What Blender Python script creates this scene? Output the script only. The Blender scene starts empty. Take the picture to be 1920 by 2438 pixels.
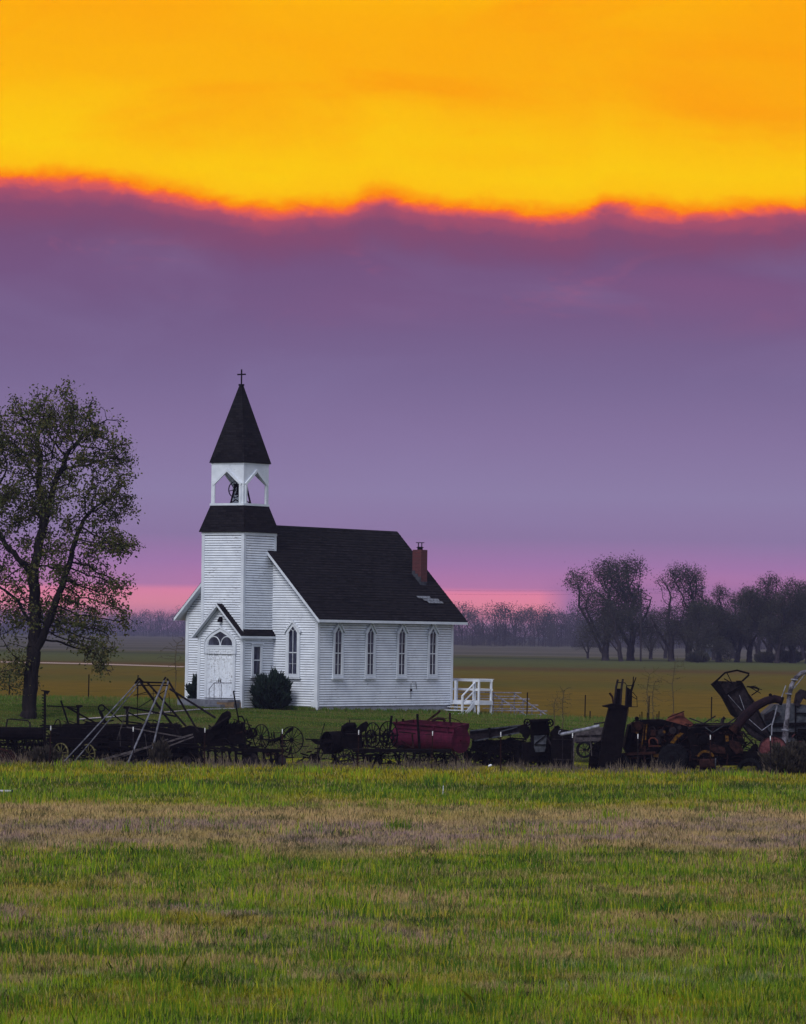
import bpy, math, random
import numpy as np
from mathutils import Vector, Matrix

# ------------------------------------------------------------------ camera, world, sun
SC = bpy.context.scene
COL = SC.collection
H = 4.1            # camera height above the churchyard
F = 9200.0         # focal length in photograph pixels (1920 wide)
ROLL = math.radians(0.8)
cr, sr = math.cos(ROLL), math.sin(ROLL)
cam_d = bpy.data.cameras.new('camera')
cam = bpy.data.objects.new('camera', cam_d); COL.objects.link(cam)
cam_d.sensor_fit = 'HORIZONTAL'; cam_d.sensor_width = 36
cam_d.lens = F / 1920 * 36
cam_d.shift_y = (1508 - 1219) / 1920
cam_d.clip_start = 1; cam_d.clip_end = 30000
cam_d.dof.use_dof = True; cam_d.dof.focus_distance = 190; cam_d.dof.aperture_fstop = 14
cam.matrix_world = Matrix(((cr, -sr, 0, 0), (0, 0, -1, 0), (sr, cr, 0, H), (0, 0, 0, 1)))
SC.camera = cam
SC.view_settings.view_transform = 'Standard'; SC.view_settings.look = 'None'
SC.view_settings.exposure = .25; SC.view_settings.gamma = 1
SC.cycles.use_denoising = True
SC.cycles.volume_bounces = 0
SC.cycles.max_bounces = 6
SC.cycles.caustics_reflective = False; SC.cycles.caustics_refractive = False

SUN_EL, SUN_AZ = math.radians(42), math.radians(205)     # azimuth clockwise from +Y
def hexc(h, a=1.0):
    h = h.lstrip('#')
    v = [int(h[i:i+2], 16) / 255 for i in (0, 2, 4)]
    return tuple([(c / 12.92 if c <= .04045 else ((c + .055) / 1.055) ** 2.4) for c in v] + [a])

class NT:
    def __init__(s, nt): s.nt = nt; s.N = nt.nodes; s.L = nt.links
    def n(s, t, **kw):
        nd = s.N.new(t)
        for k, v in kw.items():
            if k.startswith('i_'): nd.inputs[k[2:].replace('_', ' ')].default_value = v
            else: setattr(nd, k, v)
        return nd
    def put(s, sock, v):
        if isinstance(v, bpy.types.NodeSocket): s.L.new(v, sock)
        elif v is not None: sock.default_value = v
    def math(s, op, a, b=None, c=None, clamp=False):
        nd = s.N.new('ShaderNodeMath'); nd.operation = op; nd.use_clamp = clamp
        for i, v in enumerate((a, b, c)): s.put(nd.inputs[i], v)
        return nd.outputs[0]
    def mix(s, f, a, b, mode='MIX'):
        nd = s.N.new('ShaderNodeMix'); nd.data_type = 'RGBA'; nd.blend_type = mode
        s.put(nd.inputs[0], f); s.put(nd.inputs[6], a); s.put(nd.inputs[7], b)
        return nd.outputs[2]
    def ramp(s, f, stops, interp='LINEAR'):
        nd = s.N.new('ShaderNodeValToRGB'); cr_ = nd.color_ramp; cr_.interpolation = interp
        while len(cr_.elements) > 1: cr_.elements.remove(cr_.elements[0])
        cr_.elements[0].position = stops[0][0]; cr_.elements[0].color = stops[0][1]
        for p, c in stops[1:]:
            e = cr_.elements.new(p); e.color = c
        s.put(nd.inputs[0], f)
        return nd.outputs[0]
    def rng(s, v, a, b, c=0.0, d=1.0, smooth=False):
        nd = s.N.new('ShaderNodeMapRange'); nd.interpolation_type = 'SMOOTHSTEP' if smooth else 'LINEAR'
        s.put(nd.inputs[0], v)
        for i, q in enumerate((a, b, c, d)): s.put(nd.inputs[i + 1], q)
        return nd.outputs[0]
    def noise(s, vec, scale, detail=4, rough=.55, dist=0, out=0):
        nd = s.n('ShaderNodeTexNoise'); s.put(nd.inputs['Vector'], vec)
        nd.inputs['Scale'].default_value = scale; nd.inputs['Detail'].default_value = detail
        nd.inputs['Roughness'].default_value = rough; nd.inputs['Distortion'].default_value = dist
        return nd.outputs[out]
    def map(s, vec, scale=(1, 1, 1), loc=(0, 0, 0), rot=(0, 0, 0)):
        nd = s.n('ShaderNodeMapping'); s.put(nd.inputs[0], vec)
        nd.inputs['Scale'].default_value = scale; nd.inputs['Location'].default_value = loc; nd.inputs['Rotation'].default_value = rot
        return nd.outputs[0]

world = bpy.data.worlds.new('World'); SC.world = world; world.use_nodes = True
w = NT(world.node_tree); w.N.clear()
tc = w.n('ShaderNodeTexCoord').outputs['Generated']
sep = w.n('ShaderNodeSeparateXYZ'); w.L.new(tc, sep.inputs[0])
dx, dy, dz = sep.outputs
az = w.math('DIVIDE', dx, w.math('MAXIMUM', dy, .05))
el = w.math('DIVIDE', dz, w.math('MAXIMUM', dy, .05))
# edge of the cloud bank as a function of bearing
fc = w.n('ShaderNodeFloatCurve')
w.put(fc.inputs['Value'], w.rng(az, -.1045, .1045))
pts = [(0, .1163), (225, .1152), (380, .1132), (472, .1110), (630, .1085), (720, .1100), (800, .1099), (888, .1128), (960, .1112), (1057, .1101),
       (1200, .1090), (1349, .1083), (1400, .1100), (1439, .1116), (1520, .1102), (1686, .1098), (1800, .1108), (1920, .1116)]
cv = fc.mapping.curves[0]
sc_ = lambda e: (e - .10) / .025
for i, (x, e) in enumerate(pts):
    if i < 2: cv.points[i].location = (x / 1920 if i == 0 else 1.0, sc_(pts[0][1] if i == 0 else pts[-1][1]))
for x, e in pts[1:-1]: cv.points.new(x / 1920, sc_(e))
fc.mapping.update()
edge = w.math('MULTIPLY_ADD', fc.outputs[0], .025, .10)
pv = w.n('ShaderNodeCombineXYZ'); w.L.new(az, pv.inputs[0]); w.L.new(el, pv.inputs[1])
P_ = pv.outputs[0]
n1 = w.noise(w.map(P_, (1, 2.2, 1)), 55, 5, .55, .4)
n2 = w.noise(w.map(P_, (1, 2.6, 1)), 12, 4, .5, .6)
n3 = w.noise(w.map(P_, (.35, 1.6, 1), (3.1, .7, 0)), 14, 3, .5, .2)
d = w.math('SUBTRACT', el, edge)
n6 = w.noise(w.map(P_, (.5, 2.4, 1), (2.2, 6.0, 0)), 22, 5, .6, .9)
n4 = w.noise(w.map(P_, (1, 1.5, 1), (1.3, 4.1, 0)), 170, 5, .6, .5)
n5 = w.noise(w.map(P_, (.8, 2.0, 1), (5.3, 1.1, 0)), 28, 5, .62, 1.2)
d0 = d
d = w.math('ADD', d, w.math('MULTIPLY', w.math('SUBTRACT', n1, .5), .0050))
d = w.math('ADD', d, w.math('MULTIPLY', w.math('SUBTRACT', n4, .5), .0032))
low = w.ramp(w.rng(el, 0, .12), [(0, hexc('#C0809E')), (.03, hexc('#F08CA0')), (.06, hexc('#FF92A2')), (.088, hexc('#F58AA8')), (.10, hexc('#C07CAC')), (.15, hexc('#A678AC')),
      (.21, hexc('#8E78A3')), (.30, hexc('#8E7FA8')), (.42, hexc('#86749F')), (.55, hexc('#7A6893')), (.68, hexc('#745C87')), (.78, hexc('#755580')), (.87, hexc('#775078')), (1, hexc('#764B72'))])
low = w.mix(w.math('MULTIPLY', w.rng(az, .035, .043, 0, .92), w.rng(el, .016, .012)), low, hexc('#A873A6'))
low = w.mix(w.math('MULTIPLY', w.rng(n3, .55, .75, 0, .22), w.rng(el, .05, .09)), low, hexc('#A05580'))
low = w.mix(w.rng(n2, .5, .75, 0, .22), low, hexc('#8E83B0'))
low = w.mix(w.math('MULTIPLY', w.rng(n5, .56, .74, 0, .24), w.math('MULTIPLY', w.rng(d0, -.034, -.016), w.rng(d0, .0, -.008))), low, hexc('#C0607A'))
# rosy smear in the bank
up = w.ramp(w.rng(d, -.016, .066), [(0, hexc('#764B72')), (.12, hexc('#844C70')), (.165, hexc('#A8506A')), (.184, hexc('#DE5C58')), (.196, hexc('#FA6838')), (.208, hexc('#FF8A00')), (.226, hexc('#FFA800')),
      (.250, hexc('#FFC200')), (.31, hexc('#FFCB00')), (.42, hexc('#FFC400')), (.56, hexc('#FFB400')), (.75, hexc('#FFB000')), (1, hexc('#FFB600'))])
up = w.mix(w.math('MULTIPLY', w.rng(n2, .45, .7, 0, .55), w.rng(d, .004, .02)), up, hexc('#FFA200'))
up = w.mix(w.math('MULTIPLY', w.rng(n3, .5, .7, 0, .5), w.rng(d, .015, .04)), up, hexc('#FFC400'))
up = w.mix(w.math('MULTIPLY', w.rng(az, .02, .11, 0, .6), w.rng(d, .006, .03)), up, hexc('#FFA000'))
up = w.mix(w.math('MULTIPLY', w.rng(n6, .50, .72, 0, .55), w.rng(d, .006, .02)), up, hexc('#FF9A00'))
dusk = w.mix(w.rng(d, -.017, -.006, smooth=True), low, up)
sky = w.n('ShaderNodeTexSky', sky_type='NISHITA', sun_disc=False, sun_elevation=SUN_EL, sun_rotation=SUN_AZ, air_density=1.0, dust_density=1.5, ozone_density=1.5)
skc = w.mix(1.0, sky.outputs[0], (.095, .095, .095, 1), 'MULTIPLY')
skc = w.mix(.6, skc, (.50, .53, .66, 1))
fac = w.math('MULTIPLY', w.rng(dy, .05, .55, smooth=True), w.rng(el, .19, .5, 1, 0, True))
dusk = w.mix(1.0, dusk, (.841, .841, .841, 1), 'MULTIPLY')      # the exposure is set for the ground
final = w.mix(fac, skc, dusk)
bg = w.n('ShaderNodeBackground'); w.L.new(final, bg.inputs[0]); bg.inputs[1].default_value = 1.0
wo = w.n('ShaderNodeOutputWorld'); w.L.new(bg.outputs[0], wo.inputs[0])
world.cycles.sampling_method = 'MANUAL'; world.cycles.sample_map_resolution = 1024

sd = bpy.data.lights.new('sun', 'SUN'); sd.energy = 1.5; sd.angle = math.radians(20); sd.color = (.96, .97, 1.0)
sun = bpy.data.objects.new('sun', sd); COL.objects.link(sun)
sdir = Vector((math.sin(SUN_AZ) * math.cos(SUN_EL), math.cos(SUN_AZ) * math.cos(SUN_EL), math.sin(SUN_EL)))
sun.rotation_euler = sdir.to_track_quat('Z', 'Y').to_euler()

# ------------------------------------------------------------------ pixel <-> place helpers
def ss(a, b, x):
    t = np.clip((x - a) / (b - a), 0, 1); return t * t * (3 - 2 * t)
def gz(x, y):
    x = np.asarray(x, float); y = np.asarray(y, float)
    z = -1.3 + 1.3 * ss(160, 195, y)
    z = z - .03 * (np.clip(x, -14, 10) + 4.4) * ss(165, 195, y) * (1 - ss(230, 300, y))
    return z
def P(px, py, Y):
    a, b = (px - 960) / F, -(py - 1508) / F
    return Vector(((a * cr - b * sr) * Y, Y, H + (a * sr + b * cr) * Y))
def G(px, py):
    lo, hi = 30.0, 8000.0
    for _ in range(60):
        m = (lo + hi) / 2; p = P(px, py, m)
        if p.z > float(gz(p.x, p.y)): lo = m
        else: hi = m
    return P(px, py, lo)
def ground(px, Y):
    x = (px - 960) / F * Y
    return Vector((x, Y, float(gz(x, Y))))

# ------------------------------------------------------------------ materials
def mat(name, build):
    m = bpy.data.materials.new(name); m.use_nodes = True
    t = NT(m.node_tree); b = t.N['Principled BSDF']; build(t, b); return m
def pos(t): return t.n('ShaderNodeNewGeometry').outputs['Position']
def objc(t): return t.n('ShaderNodeTexCoord').outputs['Object']
def rgb(r, g, b): return (r, g, b, 1)

def metal(name, c1, c2, rough=.75, scale=6, met=0.0, c3=None, spec=.03):
    def f(t, b):
        p = pos(t)
        n = t.noise(p, scale, 6, .65)
        col = t.mix(t.rng(n, .38, .62), c1, c2)
        if c3: col = t.mix(t.rng(t.noise(p, scale * .45, 4, .6, .5), .55, .66), col, c3)
        t.L.new(col, b.inputs['Base Color']); b.inputs['Roughness'].default_value = rough; b.inputs['Metallic'].default_value = met
        b.inputs['Specular IOR Level'].default_value = spec
        bp = t.n('ShaderNodeBump', i_Strength=.4, i_Distance=.01); t.L.new(n, bp.inputs['Height']); t.L.new(bp.outputs[0], b.inputs['Normal'])
    return mat(name, f)
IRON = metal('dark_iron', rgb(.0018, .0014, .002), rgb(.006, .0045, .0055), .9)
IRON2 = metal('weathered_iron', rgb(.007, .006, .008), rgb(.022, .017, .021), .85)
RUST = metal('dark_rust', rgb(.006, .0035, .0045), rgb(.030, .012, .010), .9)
REDRUST = metal('red_rust', rgb(.04, .014, .012), rgb(.10, .032, .022), .9, 4)
PINKR = metal('faded_red_paint', rgb(.05, .015, .018), rgb(.13, .045, .05), .85, 5)
MAROON = metal('maroon_paint', rgb(.075, .010, .028), rgb(.04, .007, .018), .6, 3, 0, rgb(.04, .009, .014))
YEL = metal('yellow_paint', rgb(.12, .055, .006), rgb(.02, .010, .006), .85, 9)
YEL2 = metal('pale_yellow_paint', rgb(.16, .14, .06), rgb(.04, .036, .02), .8, 9)
GREYM = metal('grey_sheet', rgb(.022, .024, .032), rgb(.06, .064, .08), .65, 4)
GALV = metal('galvanised_steel', rgb(.10, .10, .13), rgb(.26, .26, .32), .55, 6, .1)
LEGM = metal('dull_steel_pipe', rgb(.06, .06, .075), rgb(.17, .17, .21), .6, 5)
PALE = metal('pale_bark_steel', rgb(.03, .027, .034), rgb(.19, .18, .22), .75, 4, 0, rgb(.03,.025,.03))
WHITEM = metal('white_paint_tip', rgb(.7, .7, .75), rgb(.5, .5, .55), .6)
WOODD = metal('old_grey_wood', rgb(.03, .026, .03), rgb(.085, .072, .078), .9, 5)
PURP = metal('purple_brown_paint', rgb(.007, .004, .006), rgb(.018, .009, .013), .6, 3)
RUBBER = metal('old_rubber', rgb(.003, .003, .004), rgb(.009, .009, .012), .95)
TANW = metal('tan_wood', rgb(.25, .17, .10), rgb(.14, .10, .07), .9)

def white_f(dirty, peel, k=1.0):
    def f(t, b):
        p = objc(t)
        n = t.noise(p, 1.3, 5, .6)
        col = t.mix(t.rng(n, .35, .7), rgb(.77 * k, .81 * k, .88 * k), rgb(.60 * k, .64 * k, .72 * k))
        s = t.noise(t.map(p, (3, 3, 22)), 1.4, 5, .62, .3)
        msk = t.math('MULTIPLY', t.rng(s, .58 - dirty, .62 - dirty), t.rng(t.noise(p, .9, 2), .45, .6))
        col = t.mix(t.math('MULTIPLY', msk, .75), col, rgb(.20, .19, .20))
        if peel:
            q = t.noise(t.map(p, (14, 14, 3.2)), 1.5, 5, .7, .6)
            col = t.mix(t.rng(q, .56, .60, 0, .8), col, rgb(.22, .21, .22))
        t.L.new(col, b.inputs['Base Color']); b.inputs['Roughness'].default_value = .6; b.inputs['Specular IOR Level'].default_value = .3
    return f
WHITE = mat('white_clapboard_paint', white_f(0.0, False))
TRIM = mat('white_trim_paint', white_f(-.05, False, .84))
PEEL = mat('peeling_white_paint', white_f(.02, True))
LAPSHADE = mat('clapboard_lap_shade', lambda t, b: (t.L.new(t.mix(t.rng(t.noise(objc(t), 2.0, 4), .4, .65), rgb(.10, .105, .125), rgb(.05, .05, .065)), b.inputs['Base Color'])))  # shadow line below each board's lip, painted in as a dark strip
def shing(t, b):
    p = objc(t)
    s = t.n('ShaderNodeSeparateXYZ'); t.L.new(p, s.inputs[0])
    c = t.n('ShaderNodeCombineXYZ'); t.L.new(t.math('ADD', s.outputs[0], s.outputs[1]), c.inputs[0]); t.L.new(s.outputs[2], c.inputs[1])
    br = t.n('ShaderNodeTexBrick'); t.L.new(c.outputs[0], br.inputs['Vector'])
    br.inputs['Color1'].default_value = rgb(.015, .013, .016); br.inputs['Color2'].default_value = rgb(.004, .0035, .005); br.inputs['Mortar'].default_value = rgb(.003, .003, .004)
    br.inputs['Scale'].default_value = 1; br.inputs['Brick Width'].default_value = .35; br.inputs['Row Height'].default_value = .13; br.inputs['Mortar Size'].default_value = .012
    n = t.noise(p, .8, 5, .6)
    col = t.mix(t.rng(n, .35, .7, 0, .6), br.outputs[0], rgb(.011, .010, .012))
    t.L.new(col, b.inputs['Base Color']); b.inputs['Roughness'].default_value = .95; b.inputs['Specular IOR Level'].default_value = .08
    bp = t.n('ShaderNodeBump', i_Strength=.6, i_Distance=.02); t.L.new(br.outputs[1], bp.inputs['Height']); bp.invert = True; t.L.new(bp.outputs[0], b.inputs['Normal'])
SHINGLE = mat('dark_shingles', shing)
PALESH = mat('bare_tin_patch', lambda t, b: (t.L.new(t.mix(t.rng(t.noise(objc(t), 9, 4), .45, .6), rgb(.16, .17, .20), rgb(.03, .03, .035)), b.inputs['Base Color'])))
def brickf(t, b):
    p = objc(t)
    s = t.n('ShaderNodeSeparateXYZ'); t.L.new(p, s.inputs[0])
    c = t.n('ShaderNodeCombineXYZ'); t.L.new(t.math('ADD', s.outputs[0], s.outputs[1]), c.inputs[0]); t.L.new(s.outputs[2], c.inputs[1])
    br = t.n('ShaderNodeTexBrick'); t.L.new(c.outputs[0], br.inputs['Vector'])
    br.inputs['Color1'].default_value = rgb(.09, .010, .013); br.inputs['Color2'].default_value = rgb(.055, .007, .010); br.inputs['Mortar'].default_value = rgb(.09, .05, .055)
    br.inputs['Scale'].default_value = 1; br.inputs['Brick Width'].default_value = .21; br.inputs['Row Height'].default_value = .075; br.inputs['Mortar Size'].default_value = .008
    t.L.new(br.outputs[0], b.inputs['Base Color']); b.inputs['Roughness'].default_value = .9
BRICK = mat('red_brick', brickf)
CONC = mat('grey_concrete', lambda t, b: t.L.new(t.mix(t.rng(t.noise(pos(t), 3, 6), .35, .65), rgb(.24, .245, .29), rgb(.36, .365, .41)), b.inputs['Base Color']))
CONCD = mat('dark_stoop_concrete', lambda t, b: t.L.new(t.mix(t.rng(t.noise(pos(t), 3, 6), .35, .65), rgb(.09, .095, .12), rgb(.17, .175, .21)), b.inputs['Base Color']))
PATHM = mat('pale_concrete_path', lambda t, b: t.L.new(t.mix(t.rng(t.noise(pos(t), 3, 6), .35, .65), rgb(.45, .42, .45), rgb(.3, .28, .3)), b.inputs['Base Color']))
def glassf(t, b):
    p = objc(t)
    n = t.noise(t.map(p, (3, 3, .7)), 1.6, 4, .6)
    t.L.new(t.mix(t.rng(n, .42, .68), rgb(.012, .014, .028), rgb(.07, .075, .12)), b.inputs['Base Color'])
    b.inputs['Roughness'].default_value = .15; b.inputs['Specular IOR Level'].default_value = .35
GLASS = mat('old_window_glass', glassf)
def bark(c1, c2):
    def f(t, b):
        n = t.noise(t.map(pos(t), (6, 6, 1)), 1.5, 6, .65)
        t.L.new(t.mix(t.rng(n, .4, .62), c1, c2), b.inputs['Base Color']); b.inputs['Roughness'].default_value = .95
        b.inputs['Specular IOR Level'].default_value = .1
        bp = t.n('ShaderNodeBump', i_Strength=.8, i_Distance=.05); t.L.new(n, bp.inputs['Height']); t.L.new(bp.outputs[0], b.inputs['Normal'])
    return f
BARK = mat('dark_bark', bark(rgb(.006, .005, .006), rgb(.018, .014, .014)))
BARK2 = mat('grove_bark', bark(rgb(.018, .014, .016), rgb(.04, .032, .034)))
TWIG = mat('sapling_bark', bark(rgb(.05, .04, .025), rgb(.09, .07, .04)))
def leaf(c1, c2, c3, sc=.7, trans=.25):
    def f(t, b):
        n = t.noise(pos(t), sc, 4, .6)
        at = t.n('ShaderNodeAttribute', attribute_name='rnd').outputs['Fac']
        col = t.mix(t.rng(n, .38, .62), c1, c2); col = t.mix(t.rng(at, .6, 1, 0, .9), col, c3)
        t.L.new(col, b.inputs['Base Color']); b.inputs['Roughness'].default_value = .7; b.inputs['Specular IOR Level'].default_value = .2
        tr = t.n('ShaderNodeBsdfTranslucent'); t.L.new(col, tr.inputs[0])
        mx = t.n('ShaderNodeMixShader'); mx.inputs[0].default_value = trans
        out = t.N['Material Output']; t.L.new(b.outputs[0], mx.inputs[1]); t.L.new(tr.outputs[0], mx.inputs[2]); t.L.new(mx.outputs[0], out.inputs[0])
    return f
LEAF = mat('spring_leaves', leaf(rgb(.034, .046, .011), rgb(.070, .076, .016), rgb(.13, .10, .026)))
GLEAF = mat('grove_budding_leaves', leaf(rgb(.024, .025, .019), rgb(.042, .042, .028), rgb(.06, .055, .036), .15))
FARL = mat('far_wood_leaves', leaf(rgb(.035, .032, .04), rgb(.06, .052, .055), rgb(.08, .065, .06), .02))
EVER = mat('evergreen_needles', leaf(rgb(.006, .015, .012), rgb(.009, .020, .015), rgb(.016, .034, .024), 2.5, .1))
WEED = mat('dark_weeds', leaf(rgb(.014, .012, .010), rgb(.03, .024, .02), rgb(.06, .045, .035), 2.5, .1))
YLEAF = mat('sapling_leaves', leaf(rgb(.05, .06, .015), rgb(.09, .09, .02), rgb(.11, .08, .03), 2.5))

# ------------------------------------------------------------------ mesh builder
class MB:
    def __init__(s): s.v = []; s.f = []; s.m = []
    def add(s, vs, fs, mi=0):
        k = len(s.v); s.v += [Vector(p) for p in vs]; s.f += [tuple(i + k for i in f) for f in fs]; s.m += [mi] * len(fs)
    def hexa(s, c, mi=0):        # 8 corners: bottom 4 ccw then top 4
        s.add(c, [(3, 2, 1, 0), (4, 5, 6, 7), (0, 1, 5, 4), (1, 2, 6, 5), (2, 3, 7, 6), (3, 0, 4, 7)], mi)
    def box(s, x0, y0, z0, x1, y1, z1, mi=0):
        s.hexa([(x0, y0, z0), (x1, y0, z0), (x1, y1, z0), (x0, y1, z0), (x0, y0, z1), (x1, y0, z1), (x1, y1, z1), (x0, y1, z1)], mi)
    def beam(s, p, q, w, h, up=(0, 0, 1), mi=0):
        p, q = Vector(p), Vector(q); d = (q - p)
        if d.length < 1e-6: return
        d.normalize(); u = Vector(up)
        if abs(d.dot(u)) > .98: u = Vector((0, 1, 0))
        a = d.cross(u).normalized() * (w / 2); b = a.cross(d).normalized() * (h / 2)
        s.hexa([p - a - b, p + a - b, p + a + b, p - a + b, q - a - b, q + a - b, q + a + b, q - a + b], mi)
    def tube(s, pts, r, n=6, cap=True, mi=0):
        pts = [Vector(p) for p in pts]; k0 = len(s.v)
        rs = r if isinstance(r, (list, tuple)) else [r] * len(pts)
        for i, p in enumerate(pts):
            d = (pts[min(i + 1, len(pts) - 1)] - pts[max(i - 1, 0)]).normalized()
            u = Vector((0, 0, 1)) if abs(d.z) < .9 else Vector((0, 1, 0))
            a = d.cross(u).normalized(); b = a.cross(d).normalized()
            for k in range(n):
                t = 2 * math.pi * k / n; s.v.append(p + (a * math.cos(t) + b * math.sin(t)) * rs[i])
        for i in range(len(pts) - 1):
            for k in range(n):
                a0 = k0 + i * n + k; a1 = k0 + i * n + (k + 1) % n
                s.f.append((a0, a1, a1 + n, a0 + n)); s.m.append(mi)
        if cap:
            s.f.append(tuple(k0 + k for k in range(n))[::-1]); s.m.append(mi)
            e = k0 + (len(pts) - 1) * n; s.f.append(tuple(e + k for k in range(n))); s.m.append(mi)
    def ring(s, c, ax, r, t, wd, n=28, mi=0, a0=0, a1=2 * math.pi):   # flat-section hoop
        c = Vector(c); ax = Vector(ax).normalized(); u = Vector((0, 0, 1)) if abs(ax.z) < .9 else Vector((1, 0, 0))
        a = ax.cross(u).normalized(); b = a.cross(ax).normalized(); k0 = len(s.v)
        full = abs(a1 - a0 - 2 * math.pi) < 1e-6; m = n if full else n + 1
        for k in range(m):
            th = a0 + (a1 - a0) * k / n; e = a * math.cos(th) + b * math.sin(th)
            for rr, o in ((r, -wd / 2), (r, wd / 2), (r - t, wd / 2), (r - t, -wd / 2)): s.v.append(c + e * rr + ax * o)
        for k in range(n):
            i, j = k0 + k * 4, k0 + ((k + 1) % m) * 4
            for q in range(4):
                s.f.append((i + q, i + (q + 1) % 4, j + (q + 1) % 4, j + q)); s.m.append(mi)
    def disc(s, c, ax, r, wd, n=24, mi=0):
        c = Vector(c); ax = Vector(ax).normalized() * (wd / 2); s.tube([c - ax, c + ax], r, n, True, mi)
    def prism(s, pts, off, mi=0):
        n = len(pts); off = Vector(off); a = [Vector(p) for p in pts]
        s.add(a + [p + off for p in a], [tuple(range(n))[::-1], tuple(range(n, 2 * n))] + [(i, (i + 1) % n, (i + 1) % n + n, i + n) for i in range(n)], mi)
    def loft(s, A, B, off, mi=0):   # frame between outline A and inner outline B, given thickness
        n = len(A); off = Vector(off); A = [Vector(p) for p in A]; B = [Vector(p) for p in B]
        vs = A + B + [p + off for p in A] + [p + off for p in B]; fs = []
        for i in range(n):
            j = (i + 1) % n
            fs += [(i, j, n + j, n + i), (2 * n + i, 2 * n + j, 3 * n + j, 3 * n + i), (i, j, 2 * n + j, 2 * n + i), (n + i, n + j, 3 * n + j, 3 * n + i)]
        s.add(vs, fs, mi)

def rootloc(o):
    v = Vector((0, 0, 0))
    while o: v += o.location; o = o.parent
    return v
def link(name, me, parent=None):
    o = bpy.data.objects.new(name, me); COL.objects.link(o)
    if parent: o.parent = parent
    return o
def props(o, label=None, cat=None, group=None, kind=None):
    for k, v in (('label', label), ('category', cat), ('group', group), ('kind', kind)):
        if v: o[k] = v
    return o
def thing(name, label, cat, loc, group=None, rz=0):
    o = link(name, None); o.location = loc; o.rotation_euler = (0, 0, rz); o.empty_display_size = .3
    return props(o, label, cat, group)
def part(name, mb, mats, parent, local=False, smooth=False):
    me = bpy.data.meshes.new(name)
    off = Vector((0, 0, 0)) if (local or not parent) else rootloc(parent)
    me.from_pydata([tuple(p - off) for p in mb.v], [], mb.f)
    for m in (mats if isinstance(mats, (list, tuple)) else [mats]): me.materials.append(m)
    me.polygons.foreach_set('material_index', mb.m)
    if smooth: me.shade_smooth()
    me.update()
    import bmesh
    bm = bmesh.new(); bm.from_mesh(me); bmesh.ops.recalc_face_normals(bm, faces=bm.faces); bm.to_mesh(me); bm.free()
    return link(name, me, parent)
def npmesh(name, V, Fc, nper, m, rnd=None, smooth=False):
    me = bpy.data.meshes.new(name); V = np.asarray(V, np.float32); Fc = np.asarray(Fc, np.int32)
    nf = len(Fc)
    me.vertices.add(len(V)); me.vertices.foreach_set('co', V.ravel())
    me.loops.add(nf * nper); me.loops.foreach_set('vertex_index', Fc.ravel())
    me.polygons.add(nf); me.polygons.foreach_set('loop_start', np.arange(0, nf * nper, nper, dtype=np.int32))
    if smooth: me.polygons.foreach_set('use_smooth', np.ones(nf, bool))
    me.update(calc_edges=True); me.materials.append(m)
    if rnd is not None:
        at = me.attributes.new('rnd', 'FLOAT', 'POINT'); at.data.foreach_set('value', np.asarray(rnd, np.float32))
    return me

# ------------------------------------------------------------------ ground
def sheet(name, y0, y1, xw, m, step, z=0.0):
    ys = list(np.arange(y0, y1, step)) + [y1]
    xs = np.unique(np.concatenate([[-xw], np.linspace(-40, 40, 41), [xw]]))
    V = [(x, y, float(gz(x, y)) + z) for y in ys for x in xs]; n = len(xs)
    Fc = [(j * n + i, j * n + i + 1, (j + 1) * n + i + 1, (j + 1) * n + i) for j in range(len(ys) - 1) for i in range(n - 1)]
    o = link(name, npmesh(name, V, Fc, 4, m, smooth=True)); o['kind'] = 'structure'; return o

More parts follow.
